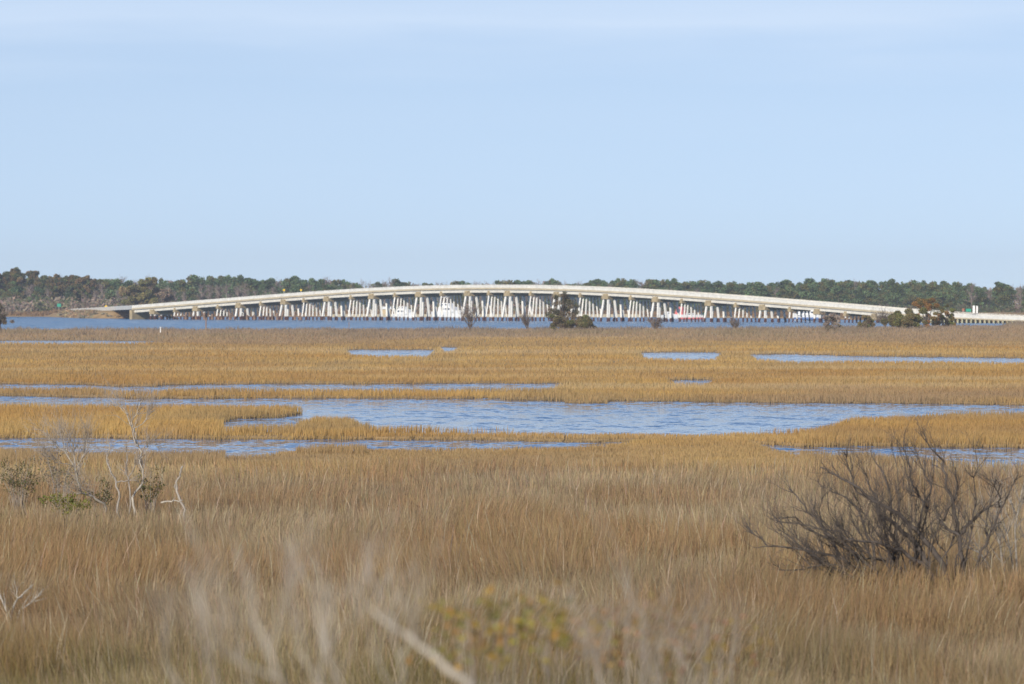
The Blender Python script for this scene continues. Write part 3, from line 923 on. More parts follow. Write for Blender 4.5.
# the wood's depth, as one mass with its own crowns and stems
P_, S_, C_ = [], [], []
for k in range(900):
    x = random.uniform(-90, 1130); Y = random.uniform(2070, 2350)
    top = float(np.interp(x, SX, SYv)) + 2.5 + random.uniform(0, 5)
    if x < 125: top = 279.5 + random.uniform(0, 3)
    b = random.random() < bareness(x)
    zt = wz(top, Y)
    rad = random.uniform(2.2, 3.6)
    for j in range(3):
        n = 30
        c = (wx(x, Y) + random.gauss(0, 1.2), Y, zt - 2.0 - j * 3.2)
        P_.append(in_ellipsoid(n, c, (rad, rad, 2.3), .2)); S_.append(rng.uniform(.35, .8, n))
        C_.append(colvar(n, (.25, .20, .17) if b else np.array([.105, .15, .07]) * random.uniform(.65, 1.35), .3))
o = leaves('distant_wood', np.concatenate(P_), np.concatenate(S_), np.concatenate(C_), M['needle'])
tag(o, 'deep dark mass of far pine wood filling in behind the front trees', 'wood', kind='stuff')

# scrub along the foot of the wood and the left shore
P_, S_, C_ = [], [], []
for k in range(1150):
    x = random.uniform(-90, 1130) if k < 800 else random.uniform(-60, 260)
    left = x < 330
    Y0 = float(shore_far(np.array(x)))
    Y = max(Y0 + 14, random.uniform(1775, 1900)) if x < 650 else random.uniform(max(1650, Y0 + 20), 1880)
    hgt = random.uniform(2.5, 6.0) * (1.0 if x < 130 else .85) if x < 330 else random.uniform(1.5, 3.8)
    if Y < 1785: hgt *= .45
    if 50 < x < 150 and Y < 1840: continue
    if x < 150 and Y > 1835: hgt *= 1.25
    r = random.uniform(1.5, 4.0)
    n = 46
    P_.append(in_ellipsoid(n, (wx(x, Y), Y, 1.2 + hgt * .45), (r, r, hgt * .55), .2)); S_.append(rng.uniform(.2, .55, n))
    tint = random.random()
    base = (.31, .245, .19) if tint < .55 else ((.25, .22, .13) if tint < .8 else (.14, .155, .075))
    if x > 560: base = random.choice([(.10, .115, .06), (.085, .10, .055), (.15, .125, .09), (.12, .12, .07)])
    C_.append(colvar(n, np.array(base) * random.uniform(.8, 1.25), .3))
o = leaves('shore_scrub', np.concatenate(P_), np.concatenate(S_), np.concatenate(C_), M['leaf'], elong=1.8)
tag(o, 'brown and olive scrub along the far shore below the wood', 'scrub', kind='stuff')
P_, S_, C_ = [], [], []
for k in range(1500):
    t = random.random(); d = random.uniform(-1, 1)
    ax_, ay_ = bp(s_of(136)).x, bp(s_of(136)).y; bx_, by_ = wx(60, 1800), 1800.0
    px_ = random.uniform(60, 172); Y_ = random.uniform(1525, 1790); X_ = wx(px_, Y_)
    z_ = float(ground_z(np.array([X_]), np.array([Y_]))[0])
    if z_ < .05 or z_ > 2.3: continue
    hgt = random.uniform(.4, 1.1) * (1 if z_ < 1.0 else .5); r = random.uniform(.6, 1.6); n = 26
    P_.append(in_ellipsoid(n, (X_, Y_, z_ + hgt * .4), (r, r, hgt * .55), .2)); S_.append(rng.uniform(.12, .35, n))
    C_.append(colvar(n, np.array(random.choice([(.36, .25, .17), (.33, .27, .17), (.26, .23, .15), (.42, .29, .16)])) * random.uniform(.8, 1.2), .25))
o = leaves('bank_scrub', np.concatenate(P_), np.concatenate(S_), np.concatenate(C_), M['leaf'], elong=1.8)
tag(o, 'dry brown scrub covering the bank under the left approach', 'scrub', kind='stuff')
# dry reeds on the far bank
n = 26000
xx = rng.uniform(-90, 1130, n); sf = shore_far(xx)
YY = sf + 6 + rng.uniform(0, 1, n) ** 1.5 * 45
XX = wx(xx, YY)
C_ = mixc(np.tile(np.array([.36, .22, .11]), (n, 1)), np.tile(np.array([.24, .17, .11]), (n, 1)), rng.random(n)) * rng.uniform(.75, 1.2, n)[:, None]
o = blades('shore_reeds', np.stack([XX, YY, ground_z(XX, YY)], -1), rng.uniform(.5, 1.3, n), rng.uniform(.3, .7, n), C_)
tag(o, 'rusty tan reeds fringing the water on the far shore', 'reeds', kind='stuff')


# ------------------------------------------------------------------ individual trees and bushes nearer the shore
def bush_tree(name, px, ybase, Y, wpx, ytop, blobs, base, lab, cat, dens=1.0, leafs=.25, trunkm='bark_brown', mleaf='leaf', jit=.3, low=.25, group=None, stems=1):
    """a tree or bush of clumps: blobs = (dx, dz, r) in fractions of its width and height"""
    k = Y / F
    z0 = wz(ybase, Y); hgt = wz(ytop, Y) - z0; w = wpx * k
    root = empty(name, (wx(px, Y), Y, z0))
    tr = MB()
    P_, S_, C_ = [], [], []
    for i, (dx, dz, r) in enumerate(blobs):
        c = np.array([dx * w, random.uniform(-.25, .25) * w, dz * hgt])
        sx = (i % stems - (stems - 1) / 2) * w * .18
        tr.tube([(sx, 0, -1.0), (sx + (c[0] - sx) * .35, c[1] * .3, c[2] * .5), tuple(c)], [max(.05, w * .028), max(.04, w * .02), .03], 5, cap=False)
        rx = r * w
        rz = min(rx * .8, hgt * .35) if r < .45 else hgt * .4
        for q in range(5):
            cc = c + rng.normal(0, 1, 3) * np.array([rx * .62, rx * .62, rz * .55])
            n = max(20, int(dens * 230 * (rx / leafs) ** 2 * .03) + 24)
            P_.append(in_ellipsoid(n, cc, (rx * .6, rx * .6, rz * .6), .2)); S_.append(rng.uniform(leafs * .5, leafs * 1.2, n))
            C_.append(colvar(n, np.array(base[random.randrange(len(base))]) * (1.0 if mleaf == 'needle' else (1.7 if name == 'pitch_pine' else 2.1)) * random.uniform(.75, 1.3), jit))
    P_ = np.concatenate(P_); ok = P_[:, 2] > -.2
    tr.build('trunk', M[trunkm], root, smooth=True)
    leaves('crown', P_[ok], np.concatenate(S_)[ok], np.concatenate(C_)[ok], M[mleaf], root)
    tag(root, lab, cat, group)
    return root


PINEC = [(.115, .13, .05), (.16, .125, .055), (.19, .135, .07), (.10, .11, .055)]
# tall grove at the far left, each crown apart
for (px, w, yt, yb, lab) in (
        (-14, 26, 271, 312, 'tall brown green pine at the extreme left edge of far grove'),
        (2, 20, 272, 310, 'tall pine of the left grove standing left of the round topped one'),
        (15, 22, 267.5, 310, 'tallest round topped pine in the grove on far left shore'),
        (32, 17, 269.5, 309, 'second tallest pine of left grove with small domed top'),
        (46, 20, 276, 308, 'dark pine in left grove just right of the domed one'),
        (58, 18, 273.5, 308, 'pine with flat olive top in the middle of left grove'),
        (72, 20, 274, 309, 'broad brownish pine in the left grove above green road sign'),
        (86, 19, 275.5, 308, 'brownish pine second from right in the left grove'),
        (99, 20, 279, 307, 'lower sloping green pine closing the right end of left grove')):
    B = [(random.uniform(-.38, .38), random.uniform(.35, .93), random.uniform(.15, .24)) for _ in range(11)] + [(0, .93, .2), (-.1, .82, .3), (.15, .75, .3)]
    bush_tree('pine_tree', px, yb + 5, 1905 + random.uniform(0, 35), w, yt + 1.2, B, PINEC, lab, 'tree', 1.0, .33, mleaf='needle')
bush_tree('oak_tree', 138, 313, 1795, 34, 278.5, [(random.uniform(-.4, .4), random.uniform(.3, .9), random.uniform(.14, .22)) for _ in range(14)], [(.12, .105, .04), (.10, .095, .035), (.12, .09, .045)], 'olive yellow round tree standing alone right of the left grove', 'tree', 1.0, .33)
bush_tree('oak_tree', 160, 314, 1830, 24, 288, [(random.uniform(-.4, .4), random.uniform(.3, .9), random.uniform(.14, .22)) for _ in range(10)], [(.11, .085, .06), (.13, .10, .07)], 'low brownish tree right of the olive yellow round tree', 'tree', .7, .33)

# bushes on the marsh's outer edge, before the bridge
OL = [(.075, .078, .03), (.10, .085, .04), (.09, .07, .045)]
bush_tree('wax_myrtle', -2, 330, 930, 22, 300, [(random.uniform(-.4, .4), random.uniform(.2, .9), random.uniform(.16, .24)) for _ in range(12)], [(.10, .085, .07), (.085, .075, .05)], 'dark grey green bush rising at the left edge of marsh', 'bush', .4, .11, stems=3)
bush_tree('cedar_tree', 563, 327, 1010, 37, 292, [(0, .93, .12), (-.12, .8, .16), (.12, .75, .17), (.02, .6, .22), (-.25, .52, .15), (.3, .5, .16), (-.12, .36, .18), (.2, .3, .16), (-.33, .3, .13), (.05, .15, .2)], [(.085, .07, .045), (.10, .078, .05), (.06, .058, .034)], 'dark sparse evergreen tree standing before the bridge right of centre', 'tree', .2, .10)
bush_tree('wax_myrtle', 572, 329, 1000, 36, 317, [(random.uniform(-.45, .45), random.uniform(.2, .8), random.uniform(.14, .22)) for _ in range(10)], OL, 'low wide olive bush at foot of the dark evergreen', 'bush', .45, .11, stems=3)
bush_tree('wax_myrtle', 831, 332, 960, 20, 309, [(random.uniform(-.4, .4), random.uniform(.15, .85), random.uniform(.15, .22)) for _ in range(10)], [(.17, .14, .12), (.14, .12, .09)], 'grey leafless rounded bush before the right half of bridge', 'bush', .4, .08, stems=4)
bush_tree('wax_myrtle', 866, 329, 1030, 17, 316, [(random.uniform(-.4, .4), random.uniform(.2, .8), random.uniform(.18, .26)) for _ in range(8)], OL, 'small dark olive bush between grey bush and large olive bush', 'bush', .9, .13, stems=3)
bush_tree('wax_myrtle', 904, 330, 1040, 33, 313.5, [(random.uniform(-.42, .42), random.uniform(.2, .8), random.uniform(.15, .23)) for _ in range(12)], [(.095, .092, .03), (.11, .09, .04), (.085, .075, .035)], 'large rounded olive bush left of the orange topped tree', 'bush', 1.0, .13, stems=4)
bush_tree('pitch_pine', 926, 330, 1090, 27, 301, [(-.25, .88, .2), (.05, .92, .22), (.28, .86, .18), (-.05, .78, .2), (.1, .5, .12), (-.28, .45, .1), (.3, .42, .14), (.05, .2, .15)], [(.17, .095, .03), (.13, .09, .03), (.10, .085, .03), (.20, .10, .035)], 'flat topped tree with orange brown foliage near right end of bridge', 'tree', .5, .12)
bush_tree('pitch_pine', 944, 330, 1100, 22, 307, [(-.1, .9, .2), (.15, .82, .2), (-.25, .62, .18), (.28, .58, .2), (.0, .42, .2), (-.3, .25, .2), (.2, .2, .24), (.4, .3, .12)], [(.12, .095, .03), (.075, .07, .03), (.15, .09, .035), (.10, .11, .03)], 'dark ragged tree with green skirt right of the orange topped tree', 'tree', .5, .12)
for px, yb, yt, w, Y, lab in ((470, 330, 304, 15, 960, 'bare grey bush with fanned twigs before the bridge centre'), (527, 328, 314, 10, 1000, 'small bare forked bush left of the dark evergreen'), (655, 329, 318, 12, 1000, 'low bare twiggy bush before the right half of bridge'), (735, 329, 319.5, 8, 1010, 'tiny bare twiggy bush at marsh edge before right bridge'), (885, 331, 311, 14, 1060, 'bare pale bush rising behind the olive bushes at right')):
    root = empty('bare_bush', (wx(px, Y), Y, .1)); z1 = wz(yt, Y)
    mb = MB(); st_ = MB()
    for k in range(13):
        a = random.uniform(0, 6.28); sp = random.uniform(.15, .65)
        st_.tube([(0, 0, -.3), (math.cos(a) * .15, math.sin(a) * .15, z1 * .2)], [.10, .07], 5)
        branch(mb, Vector((math.cos(a) * .13, math.sin(a) * .13, z1 * .15)), Vector((math.cos(a) * sp, math.sin(a) * sp, 1)), z1 * .5, .08, 3, .6, .3, 4, 3, 4, .16, .72)
    kz = z1 / float(np.percentile([v.z for v in mb.v], 94)); kx = w * Y / F * .62 / float(np.percentile([abs(v.x) for v in mb.v], 92))
    for v in mb.v: v.z *= kz; v.x *= kx
    st_.build('stem', M['bark_brown'], root); mb.build('crown', M['bark_brown'], root)
    tag(root, lab, 'bush')

# marsh elder scrub along the outer marsh
n = 230000
Y = rng.uniform(690, 1420, n); X = rng.uniform(-.165, .165, n) * Y; px = 512 + F * X / Y
sn = shore_near(px) * (1 + (fbm(X * .03, Y * .02, 5) - .5) * .03)
cl = fbm(X * .16, Y * .07, 81, 2); big = fbm(X * .02, Y * .012, 83)
dep = (sn - Y) / (230 + 160 * (big - .5))
ok = (dep > .01) & (dep < 1) & (rng.random(n) < np.clip(2.6 * (cl - .30), .03, 1)) & (rng.random(n) < np.clip(1.25 - dep, 0, 1)) & ~in_pools(X, Y)
X, Y, cl, big = X[ok], Y[ok], cl[ok], big[ok]; n = len(X)
H = (.35 + .95 * np.clip(cl - .3, 0, 1) * 1.6) * rng.uniform(.6, 1.15, n)
C = mixc(np.tile(np.array([.43, .335, .255]), (n, 1)), np.tile(np.array([.29, .225, .165]), (n, 1)), np.clip((cl - .42) * 4, 0, 1))
C = mixc(C, np.tile(np.array([.36, .29, .15]), (n, 1)), np.clip((big - .5) * 3, 0, .6)) * rng.uniform(.88, 1.12, n)[:, None]
o = blades('marsh_scrub', np.stack([X, Y, np.maximum(ground_z(X, Y), 0)], -1), H, rng.uniform(.06, .16, n), C, .35)
tag(o, 'mauve grey low scrub along the outer marsh before the channel', 'scrub', kind='stuff')


# ------------------------------------------------------------------ dead trees and bushes of the near marsh
def limbs_from_pixels(Y, lines, depth=.0, seed=1):
    """polylines measured on the photograph, turned into limbs that also spread in depth"""
    out = []
    for (pts, r0, r1) in lines:
        L = []
        dy = random.gauss(0, 1) * depth
        for i, (x, y) in enumerate(pts):
            t = i / max(1, len(pts) - 1)
            Yk = Y + dy * t + random.gauss(0, .05)
            L.append(at(x, y, Yk))
        out.append((L, [r0 + (r1 - r0) * i / max(1, len(pts) - 1) for i in range(len(pts))]))
    return out


def smooth_line(L, R, k=3):
    """add wandering points between measured ones"""
    pts, rs = [L[0]], [R[0]]
    for i in range(len(L) - 1):
        a, b = L[i], L[i + 1]
        d = (b - a).length
        for j in range(1, k + 1):
            t = j / k
            w = min(d * .05, .035) if j < k else 0
            pts.append(a.lerp(b, t) + Vector((random.gauss(0, w), random.gauss(0, w), random.gauss(0, w))))
            rs.append(R[i] + (R[i + 1] - R[i]) * t)
    return pts, rs


def dead_tree(name, base_px, Y, lines, lab, cat, m='bark_pale', mtw='twig', twigs=6, tl=.5, tr_=.010, depth=.4, tdepth=2, spread=.6, up=.25, rk=1.0):
    bpnt = at(base_px, 0, Y); z0 = LAND_Z
    root = empty(name, (bpnt.x, Y, z0)); off = Vector((bpnt.x, Y, z0))
    tb, tw = MB(), MB()
    for (L, R), ln in zip(limbs_from_pixels(Y, lines, depth), lines):
        pts, rs = smooth_line(L, [r * rk for r in R])
        pts = [p - off for p in pts]
        tb.tube(pts, rs, 7, cap=True)
        n = len(pts)
        cnt = int(twigs * (ln[3] if len(ln) > 3 else 1)) if False else twigs
        for k in range(cnt):
            i = random.randint(max(1, int(n * .35)), n - 1)
            d = (pts[i] - pts[i - 1]).normalized()
            sd = Vector((random.gauss(0, 1), random.gauss(0, 1), random.gauss(0, .8) + up)).normalized()
            branch(tw, pts[i], (d + sd * spread).normalized(), tl * random.uniform(.5, 1.2), min(rs[i] * .8, tr_ * random.uniform(.8, 1.5)), tdepth, .65, up, 4, 3, 4, .16, .45)
    tb.build('trunk', M[m], root, smooth=True)
    tw.build('twigs', M[mtw], root)
    tag(root, lab, cat)
    return root


YB = 109.0


def cr(pts, ox=740, oy=420, k=284 / 1024): return [(ox + a * k, oy + b * k) for a, b in pts]


big = [
    (cr([(752, 590), (735, 530), (690, 460), (640, 400), (575, 340), (500, 300), (430, 245), (340, 195), (290, 170)]), .085, .016),
    (cr([(800, 580), (795, 480), (790, 415), (760, 400), (720, 365), (700, 300)]), .062, .018),
    (cr([(790, 415), (830, 370), (900, 312), (905, 280)]), .05, .014),
    (cr([(785, 405), (770, 310), (742, 225), (735, 150), (690, 105), (668, 60)]), .05, .012),
    (cr([(690, 590), (660, 500), (642, 455), (560, 375), (500, 335), (484, 265), (455, 215)]), .085, .016),
    (cr([(700, 590), (672, 530), (600, 485), (540, 455), (470, 440), (380, 430)]), .07, .015),
    (cr([(640, 400), (665, 300), (622, 235), (603, 150), (590, 80)]), .035, .012),
    (cr([(665, 300), (690, 240), (660, 180), (640, 120)]), .028, .010),
    (cr([(735, 365), (780, 260), (778, 180)]), .03, .011),
    (cr([(385, 590), (350, 470), (325, 420), (270, 350), (215, 290), (180, 250)]), .05, .012),
    (cr([(500, 590), (480, 450), (432, 335), (385, 282), (330, 258)]), .045, .012),
    (cr([(400, 585), (340, 490), (200, 462), (100, 455), (30, 385)]), .04, .010),
    (cr([(560, 590), (575, 480), (540, 400), (545, 300), (520, 200), (475, 130)]), .045, .012),
    (cr([(840, 585), (868, 470), (905, 400), (940, 320), (968, 270), (1003, 195)]), .04, .011),
    (cr([(500, 300), (420, 260), (400, 190), (385, 110)]), .028, .009),
    (cr([(440, 590), (300, 520), (230, 540), (150, 540)]), .035, .01),
    (cr([(620, 590), (560, 520), (450, 500), (360, 400), (250, 380), (120, 360)]), .04, .01),
    (cr([(800, 590), (835, 400), (846, 240), (850, 120)]), .024, .009),
    (cr([(520, 590), (420, 480), (300, 420), (200, 350), (140, 355)]), .035, .010),
    (cr([(940, 320), (930, 260), (900, 220)]), .022, .009),
]
ENV = [(40, 400), (110, 300), (190, 245), (300, 175), (400, 130), (500, 100), (600, 60), (690, 60), (770, 95), (850, 120), (930, 160), (1000, 205)]
for k in range(46):                                 # the lesser stems of the thicket fan out from its foot
    f = random.random() ** 1.15
    e = f * .93 * (len(ENV) - 1.001); i_ = int(e); ex = ENV[i_][0] + (ENV[i_ + 1][0] - ENV[i_][0]) * (e - i_); ey = ENV[i_][1] + (ENV[i_ + 1][1] - ENV[i_][1]) * (e - i_)
    bx_ = 560 + (ex - 560) * .38 + random.gauss(60, 50); by_ = 600
    r_ = random.uniform(.5, .98)
    tx_, ty_ = bx_ + (ex - bx_) * r_, 560 + (ey - 560) * r_
    m1 = (bx_ + (tx_ - bx_) * .35 + random.gauss(0, 14), 590 + (ty_ - 590) * .25 + random.gauss(0, 10)); m2 = (bx_ + (tx_ - bx_) * .72 + random.gauss(0, 18), 590 + (ty_ - 590) * .62 + random.gauss(0, 14))
    big.append((cr([(bx_, by_ + 30), m1, m2, (tx_, ty_)]), random.uniform(.014, .030), .006))
dead_tree('dead_shrub', 935, YB, big, 'big dark dead shrub with sprawling bare branches in right marsh', 'shrub', 'bark_dark', 'bark_dark', 14, .5, .008, .9, 2, .65, .3, rk=.92)


def cl(pts): return [(a * .2148, 390 + b * .2148) for a, b in pts]


YD = 144.0
dead_tree('dead_tree', 134, YD, [
    (cl([(628, 590), (616, 500), (640, 465), (662, 435), (664, 370), (645, 265), (620, 175), (592, 112), (548, 50)]), .075, .02),
    (cl([(645, 265), (625, 235), (612, 150), (640, 90), (660, 50)]), .035, .012),
    (cl([(620, 180), (680, 140), (700, 80)]), .025, .010),
    (cl([(655, 320), (700, 250), (745, 265)]), .025, .010),
    (cl([(590, 112), (560, 80), (520, 60)]), .018, .008)],
    'tall pale dead tree with twiggy crown, highest in left marsh', 'tree', 'bark_pale', 'twig', 22, .62, .010, .4, 2, .7, .35, rk=.5)
dead_tree('dead_tree', 119, YD - 1.5, [
    (cl([(560, 600), (556, 500), (540, 425), (512, 370), (498, 330), (510, 280), (500, 225)]), .06, .022),
    (cl([(600, 590), (598, 420), (586, 380), (590, 290), (580, 250)]), .04, .016),
    (cl([(545, 430), (600, 420), (625, 360), (628, 310)]), .035, .012)],
    'grey dead double stem just left of the tall pale dead tree', 'tree', 'bark_grey', 'twig', 8, .4, .009, .3, 2, rk=.58)
dead_tree('dead_tree', 84, YD + .5, [
    (cl([(500, 600), (485, 530), (430, 495), (378, 482), (362, 430), (350, 365)]), .07, .045),
    (cl([(350, 365), (310, 300), (260, 250), (200, 190)]), .04, .012),
    (cl([(350, 365), (345, 280), (330, 210)]), .035, .012),
    (cl([(350, 365), (390, 300), (410, 220)]), .03, .012),
    (cl([(345, 355), (270, 340), (210, 300)]), .025, .010),
    (cl([(320, 310), (290, 230), (240, 170)]), .02, .009)],
    'low crooked dead tree with pale bent trunk and grey fanned twigs', 'tree', 'bark_pale', 'twig', 26, .7, .009, .7, 2, .7, .4, rk=.5)
dead_tree('dead_snag', 180, YD - 1, [(cl([(860, 600), (850, 535), (822, 470), (820, 430), (838, 390), (850, 355)]), .05, .035), (cl([(822, 470), (812, 440)]), .03, .018)],
          'short bent grey snag right of the tall pale dead tree', 'snag', 'bark_grey', 'twig', 2, .12, .007, .1, 0, rk=.75)
dead_tree('fallen_branch', 172, YD - 3, [(cl([(750, 525), (800, 520), (850, 512)]), .03, .018), (cl([(800, 520), (815, 500)]), .016, .008)], 'pale fallen branch lying at the foot of short snag', 'branch', 'bark_pale', 'twig', 1, .15, .006, .1, 0)


def leafy(name, px, yb, yt, wpx, Y, base, lab, dens, leafs, nst=9, tm='twig'):
    k = Y / F; w = wpx * k
    root = empty(name, (wx(px, Y), Y, LAND_Z)); z0 = LAND_Z
    top = wz(yt, Y) - z0
    st_ = MB(); P_, C_ = [], []
    for i in range(nst):
        a = random.uniform(0, 6.28); r = w * .5 * random.random() ** .6
        tip = Vector((math.cos(a) * r, math.sin(a) * r * .7, top * random.uniform(.55, 1)))
        mid = Vector((tip.x * .4, tip.y * .4, tip.z * .5))
        st_.tube([Vector((tip.x * .15, tip.y * .15, -.2)), mid, tip], [.009, .007, .003], 5, cap=False)
        for q in range(5):
            c = mid.lerp(tip, random.uniform(.1, 1)) + Vector((random.gauss(0, .12), random.gauss(0, .12), 0)) * w * .5
            n = int(dens)
            P_.append(in_ellipsoid(n, tuple(c), (w * .10, w * .10, min(w * .09, top * .12)), .1)); C_.append(colvar(n, np.array(base[random.randrange(len(base))]) * 1.25, .35))
    P_ = np.concatenate(P_)
    st_.build('stem', M[tm], root); leaves('foliage', P_, rng.uniform(leafs * .6, leafs * 1.2, len(P_)), np.concatenate(C_), M['leaf'], root, elong=1.7)
    tag(root, lab, 'bush')


leafy('leafy_bush', 150, 510, 461, 34, YD + 1, [(.085, .095, .035), (.10, .10, .04), (.15, .13, .05)], 'sparse dark olive leafy bush behind the tall pale dead trunk', 6, .024, 18)
leafy('leafy_bush', 100, 505, 474, 34, YD + 3, [(.10, .105, .045), (.14, .125, .06)], 'olive leafy bush between the two pale dead trunks', 5, .024, 14)
leafy('leafy_bush', 66, 512, 491, 56, YD - 2, [(.12, .13, .03), (.16, .15, .04)], 'low yellow green bush under the crooked dead tree', 10, .026, 14)
leafy('leafy_bush', 18, 500, 452, 50, YD + 4, [(.09, .09, .035), (.17, .14, .09), (.13, .115, .05)], 'grey olive twiggy bush at far left of the dead trees', 8, .022, 30)
leafy('leafy_bush', 60, 500, 440, 60, YD + 5, [(.15, .13, .09), (.19, .16, .12)], 'wispy grey bush behind the crooked dead tree', 8, .022, 24)
# pale twig bush at right edge
dead_tree('twig_bush', 1016, 112, [([(1012, 600), (1000, 545), (985, 510)], .03, .01), ([(1016, 600), (1015, 530), (1022, 490)], .03, .01), ([(1022, 600), (1035, 540), (1050, 500)], .03, .01), ([(1010, 600), (985, 560), (965, 545)], .025, .008), ([(1020, 600), (1010, 550), (1000, 500)], .025, .008)],
          'pale tan twiggy bush at right frame edge beside dark dead shrub', 'bush', 'bark_pale', 'bark_grey', 14, .75, .011, .8, 2, .7, .3)
dead_tree('twig_bush', 15, 96, [([(10, 640), (14, 605), (24, 592)], .025, .008), ([(14, 640), (2, 600), (-8, 580)], .025, .008), ([(12, 640), (20, 610), (36, 598)], .02, .007)],
          'small pale bare twig clump at left edge of near marsh', 'bush', 'bark_pale', 'bark_pale', 8, .35, .008, .3, 1, .7, .3)


# ------------------------------------------------------------------ out-of-focus shrubs close to the camera
def close_shrub(px, Y, lines, lab, twigs, tl, tr_, m='bark_pale', tw='bark_pale', depth=.4, tdepth=2, rk=.42):
    dead_tree('bare_shrub', px, Y, lines, lab, 'shrub', m, tw, int(twigs * 1.2), tl * 1.1, tr_ * .65, depth, tdepth, .5, .5, rk=rk)


close_shrub(455, 19, [
    ([(520, 2070), (505, 1300), (490, 720), (465, 680), (418, 645), (392, 628), (372, 610)], .060, .014),
    ([(421, 646), (410, 620), (424, 590), (440, 545)], .016, .005),
    ([(395, 630), (380, 600), (365, 570)], .012, .004),
    ([(421, 646), (400, 590), (398, 550)], .010, .004)], 'blurred pale bare shrub with forked branch at bottom centre', 7, .16, .0022, tdepth=2)
close_shrub(285, 17, [
    ([(330, 2200), (310, 1300), (295, 705), (272, 660), (258, 628), (248, 590), (238, 545)], .034, .006),
    ([(285, 685), (235, 660), (212, 640), (196, 600)], .014, .005),
    ([(262, 635), (230, 600), (205, 560)], .010, .004),
    ([(270, 660), (280, 610), (290, 560)], .010, .004)], 'blurred pale bare shrub leaning left at lower left of centre', 7, .18, .0022)
close_shrub(335, 21, [
    ([(340, 1850), (338, 1000), (335, 720), (325, 650), (318, 600), (322, 550)], .022, .005),
    ([(333, 700), (352, 640), (360, 590), (374, 560)], .012, .004),
    ([(330, 690), (300, 630), (290, 590)], .010, .004)], 'blurred thin grey shrub between the two forked bare shrubs', 9, .26, .0025, 'bark_grey', 'bark_grey', .5, 2, .3)
close_shrub(645, 24, [
    ([(668, 1700), (660, 1000), (655, 720), (645, 650), (632, 605), (620, 570)], .020, .005),
    ([(650, 690), (668, 640), (664, 600), (672, 575)], .012, .004),
    ([(652, 700), (690, 650), (700, 620)], .010, .004),
    ([(655, 720), (600, 660), (585, 640)], .010, .004)], 'blurred slender grey shrub at bottom right of centre', 9, .24, .0028, 'bark_grey', 'bark_grey', .5, 2, .3)
close_shrub(700, 27, [
    ([(720, 1550), (712, 800), (705, 690), (700, 650), (694, 618)], .018, .005), ([(706, 700), (730, 660), (742, 635)], .010, .004), ([(705, 700), (680, 660), (668, 640)], .010, .004)],
    'blurred low grey shrub right of the slender one', 9, .22, .0028, 'bark_grey', 'bark_grey', .5, 2, .3)
close_shrub(540, 30, [
    ([(560, 1450), (556, 800), (550, 690), (540, 655), (530, 632)], .02, .005), ([(552, 700), (575, 665), (590, 645)], .010, .004), ([(550, 700), (515, 665), (500, 640)], .010, .004), ([(556, 710), (470, 680), (455, 650)], .010, .004)],
    'blurred grey twig shrub below the orange leaved bush', 10, .26, .003, 'bark_grey', 'bark_grey', .5, 2, .3)


def slender(pxs, Y, lean, tops, lab, m='bark_pale'):
    L = []
    for px_, ty in zip(pxs, tops):
        b = sum(pxs) / len(pxs); l = lean + random.gauss(0, 26)
        L.append(([(b + (px_ - b) * .3 + random.gauss(0, 6), H0 * F / Y + HZ + 10), (px_ - l * .1, 720), (px_ + l * .45 + random.gauss(0, 5), 660), (px_ + l + random.gauss(0, 6), ty)], .020, .007))
        q = random.uniform(.4, .7)
        fx, fy = px_ + l * (.45 + .3 * q), 660 + (ty - 660) * q * .6
        L.append(([(px_ + l * .45, 660), (fx + random.gauss(14, 8), fy), (fx + random.gauss(26, 12), ty + random.uniform(5, 30))], .011, .005))
        L.append(([(px_ + l * .2, 690), (px_ - random.uniform(12, 26), 650), (px_ - random.uniform(18, 44), random.uniform(600, 630))], .010, .004))
    dead_tree('bare_shrub', pxs[0], Y, L, lab, 'shrub', m, m, 3, .16, .0018, .2, 1, .6, .4, rk=.34)


slender([185, 215, 262], 18, -22, [585, 560, 600], 'blurred cluster of thin pale stems at lower left', 'bark_grey')
slender([318, 352, 392], 20, -14, [580, 560, 590], 'blurred cluster of thin grey stems left of the forked pale branch')
slender([608, 648, 672], 22, -16, [585, 570, 600], 'blurred cluster of thin grey stems right of the yellow leaved bush', 'bark_grey')


def colour_bush(px, Y, yt, yb, wpx, base, lab, n, leafs):
    w = wpx * Y / F; z0 = LAND_Z; top = wz(yt, Y) - z0; lo = wz(yb, Y) - z0
    root = empty('coloured_bush', (wx(px, Y), Y, z0))
    st_ = MB(); P_, C_ = [], []
    for i in range(22):
        a = random.uniform(-1, 1); tip = Vector((a * w * .5, random.uniform(-.4, .4) * w, random.uniform(lo + .3 * (top - lo), top)))
        st_.tube([Vector((a * w * .12, 0, -.2)), Vector((a * w * .3, tip.y * .5, lo * .7)), tip], [.006, .004, .002], 5, cap=False)
        for q in range(5):
            c = tip + Vector((random.gauss(0, .16), random.gauss(0, .2), random.uniform(-.9, .1) * (top - lo)))
            P_.append(in_ellipsoid(n, tuple(c), (.09, .09, .09), .1)); C_.append(colvar(n, base[random.randrange(len(base))], .3))
    P_ = np.concatenate(P_)
    st_.build('stem', M['bark_grey'], root); leaves('foliage', P_, rng.uniform(leafs * .6, leafs, len(P_)), np.concatenate(C_), M['leaf'], root, elong=1.5)
    tag(root, lab, 'bush')


colour_bush(518, 29, 588, 640, 110, [(.32, .23, .05), (.24, .22, .06), (.34, .20, .07), (.20, .19, .06)], 'blurred bush with yellow and olive leaves at bottom centre', 5, .021)
colour_bush(620, 31, 592, 640, 100, [(.32, .19, .08), (.30, .21, .07), (.27, .15, .08)], 'blurred bush with sparse orange leaves right of yellow leaved one', 2, .020)
colour_bush(705, 33, 604, 660, 60, [(.27, .14, .085), (.27, .20, .06)], 'blurred small bush with a few rusty leaves at lower right', 2, .020)

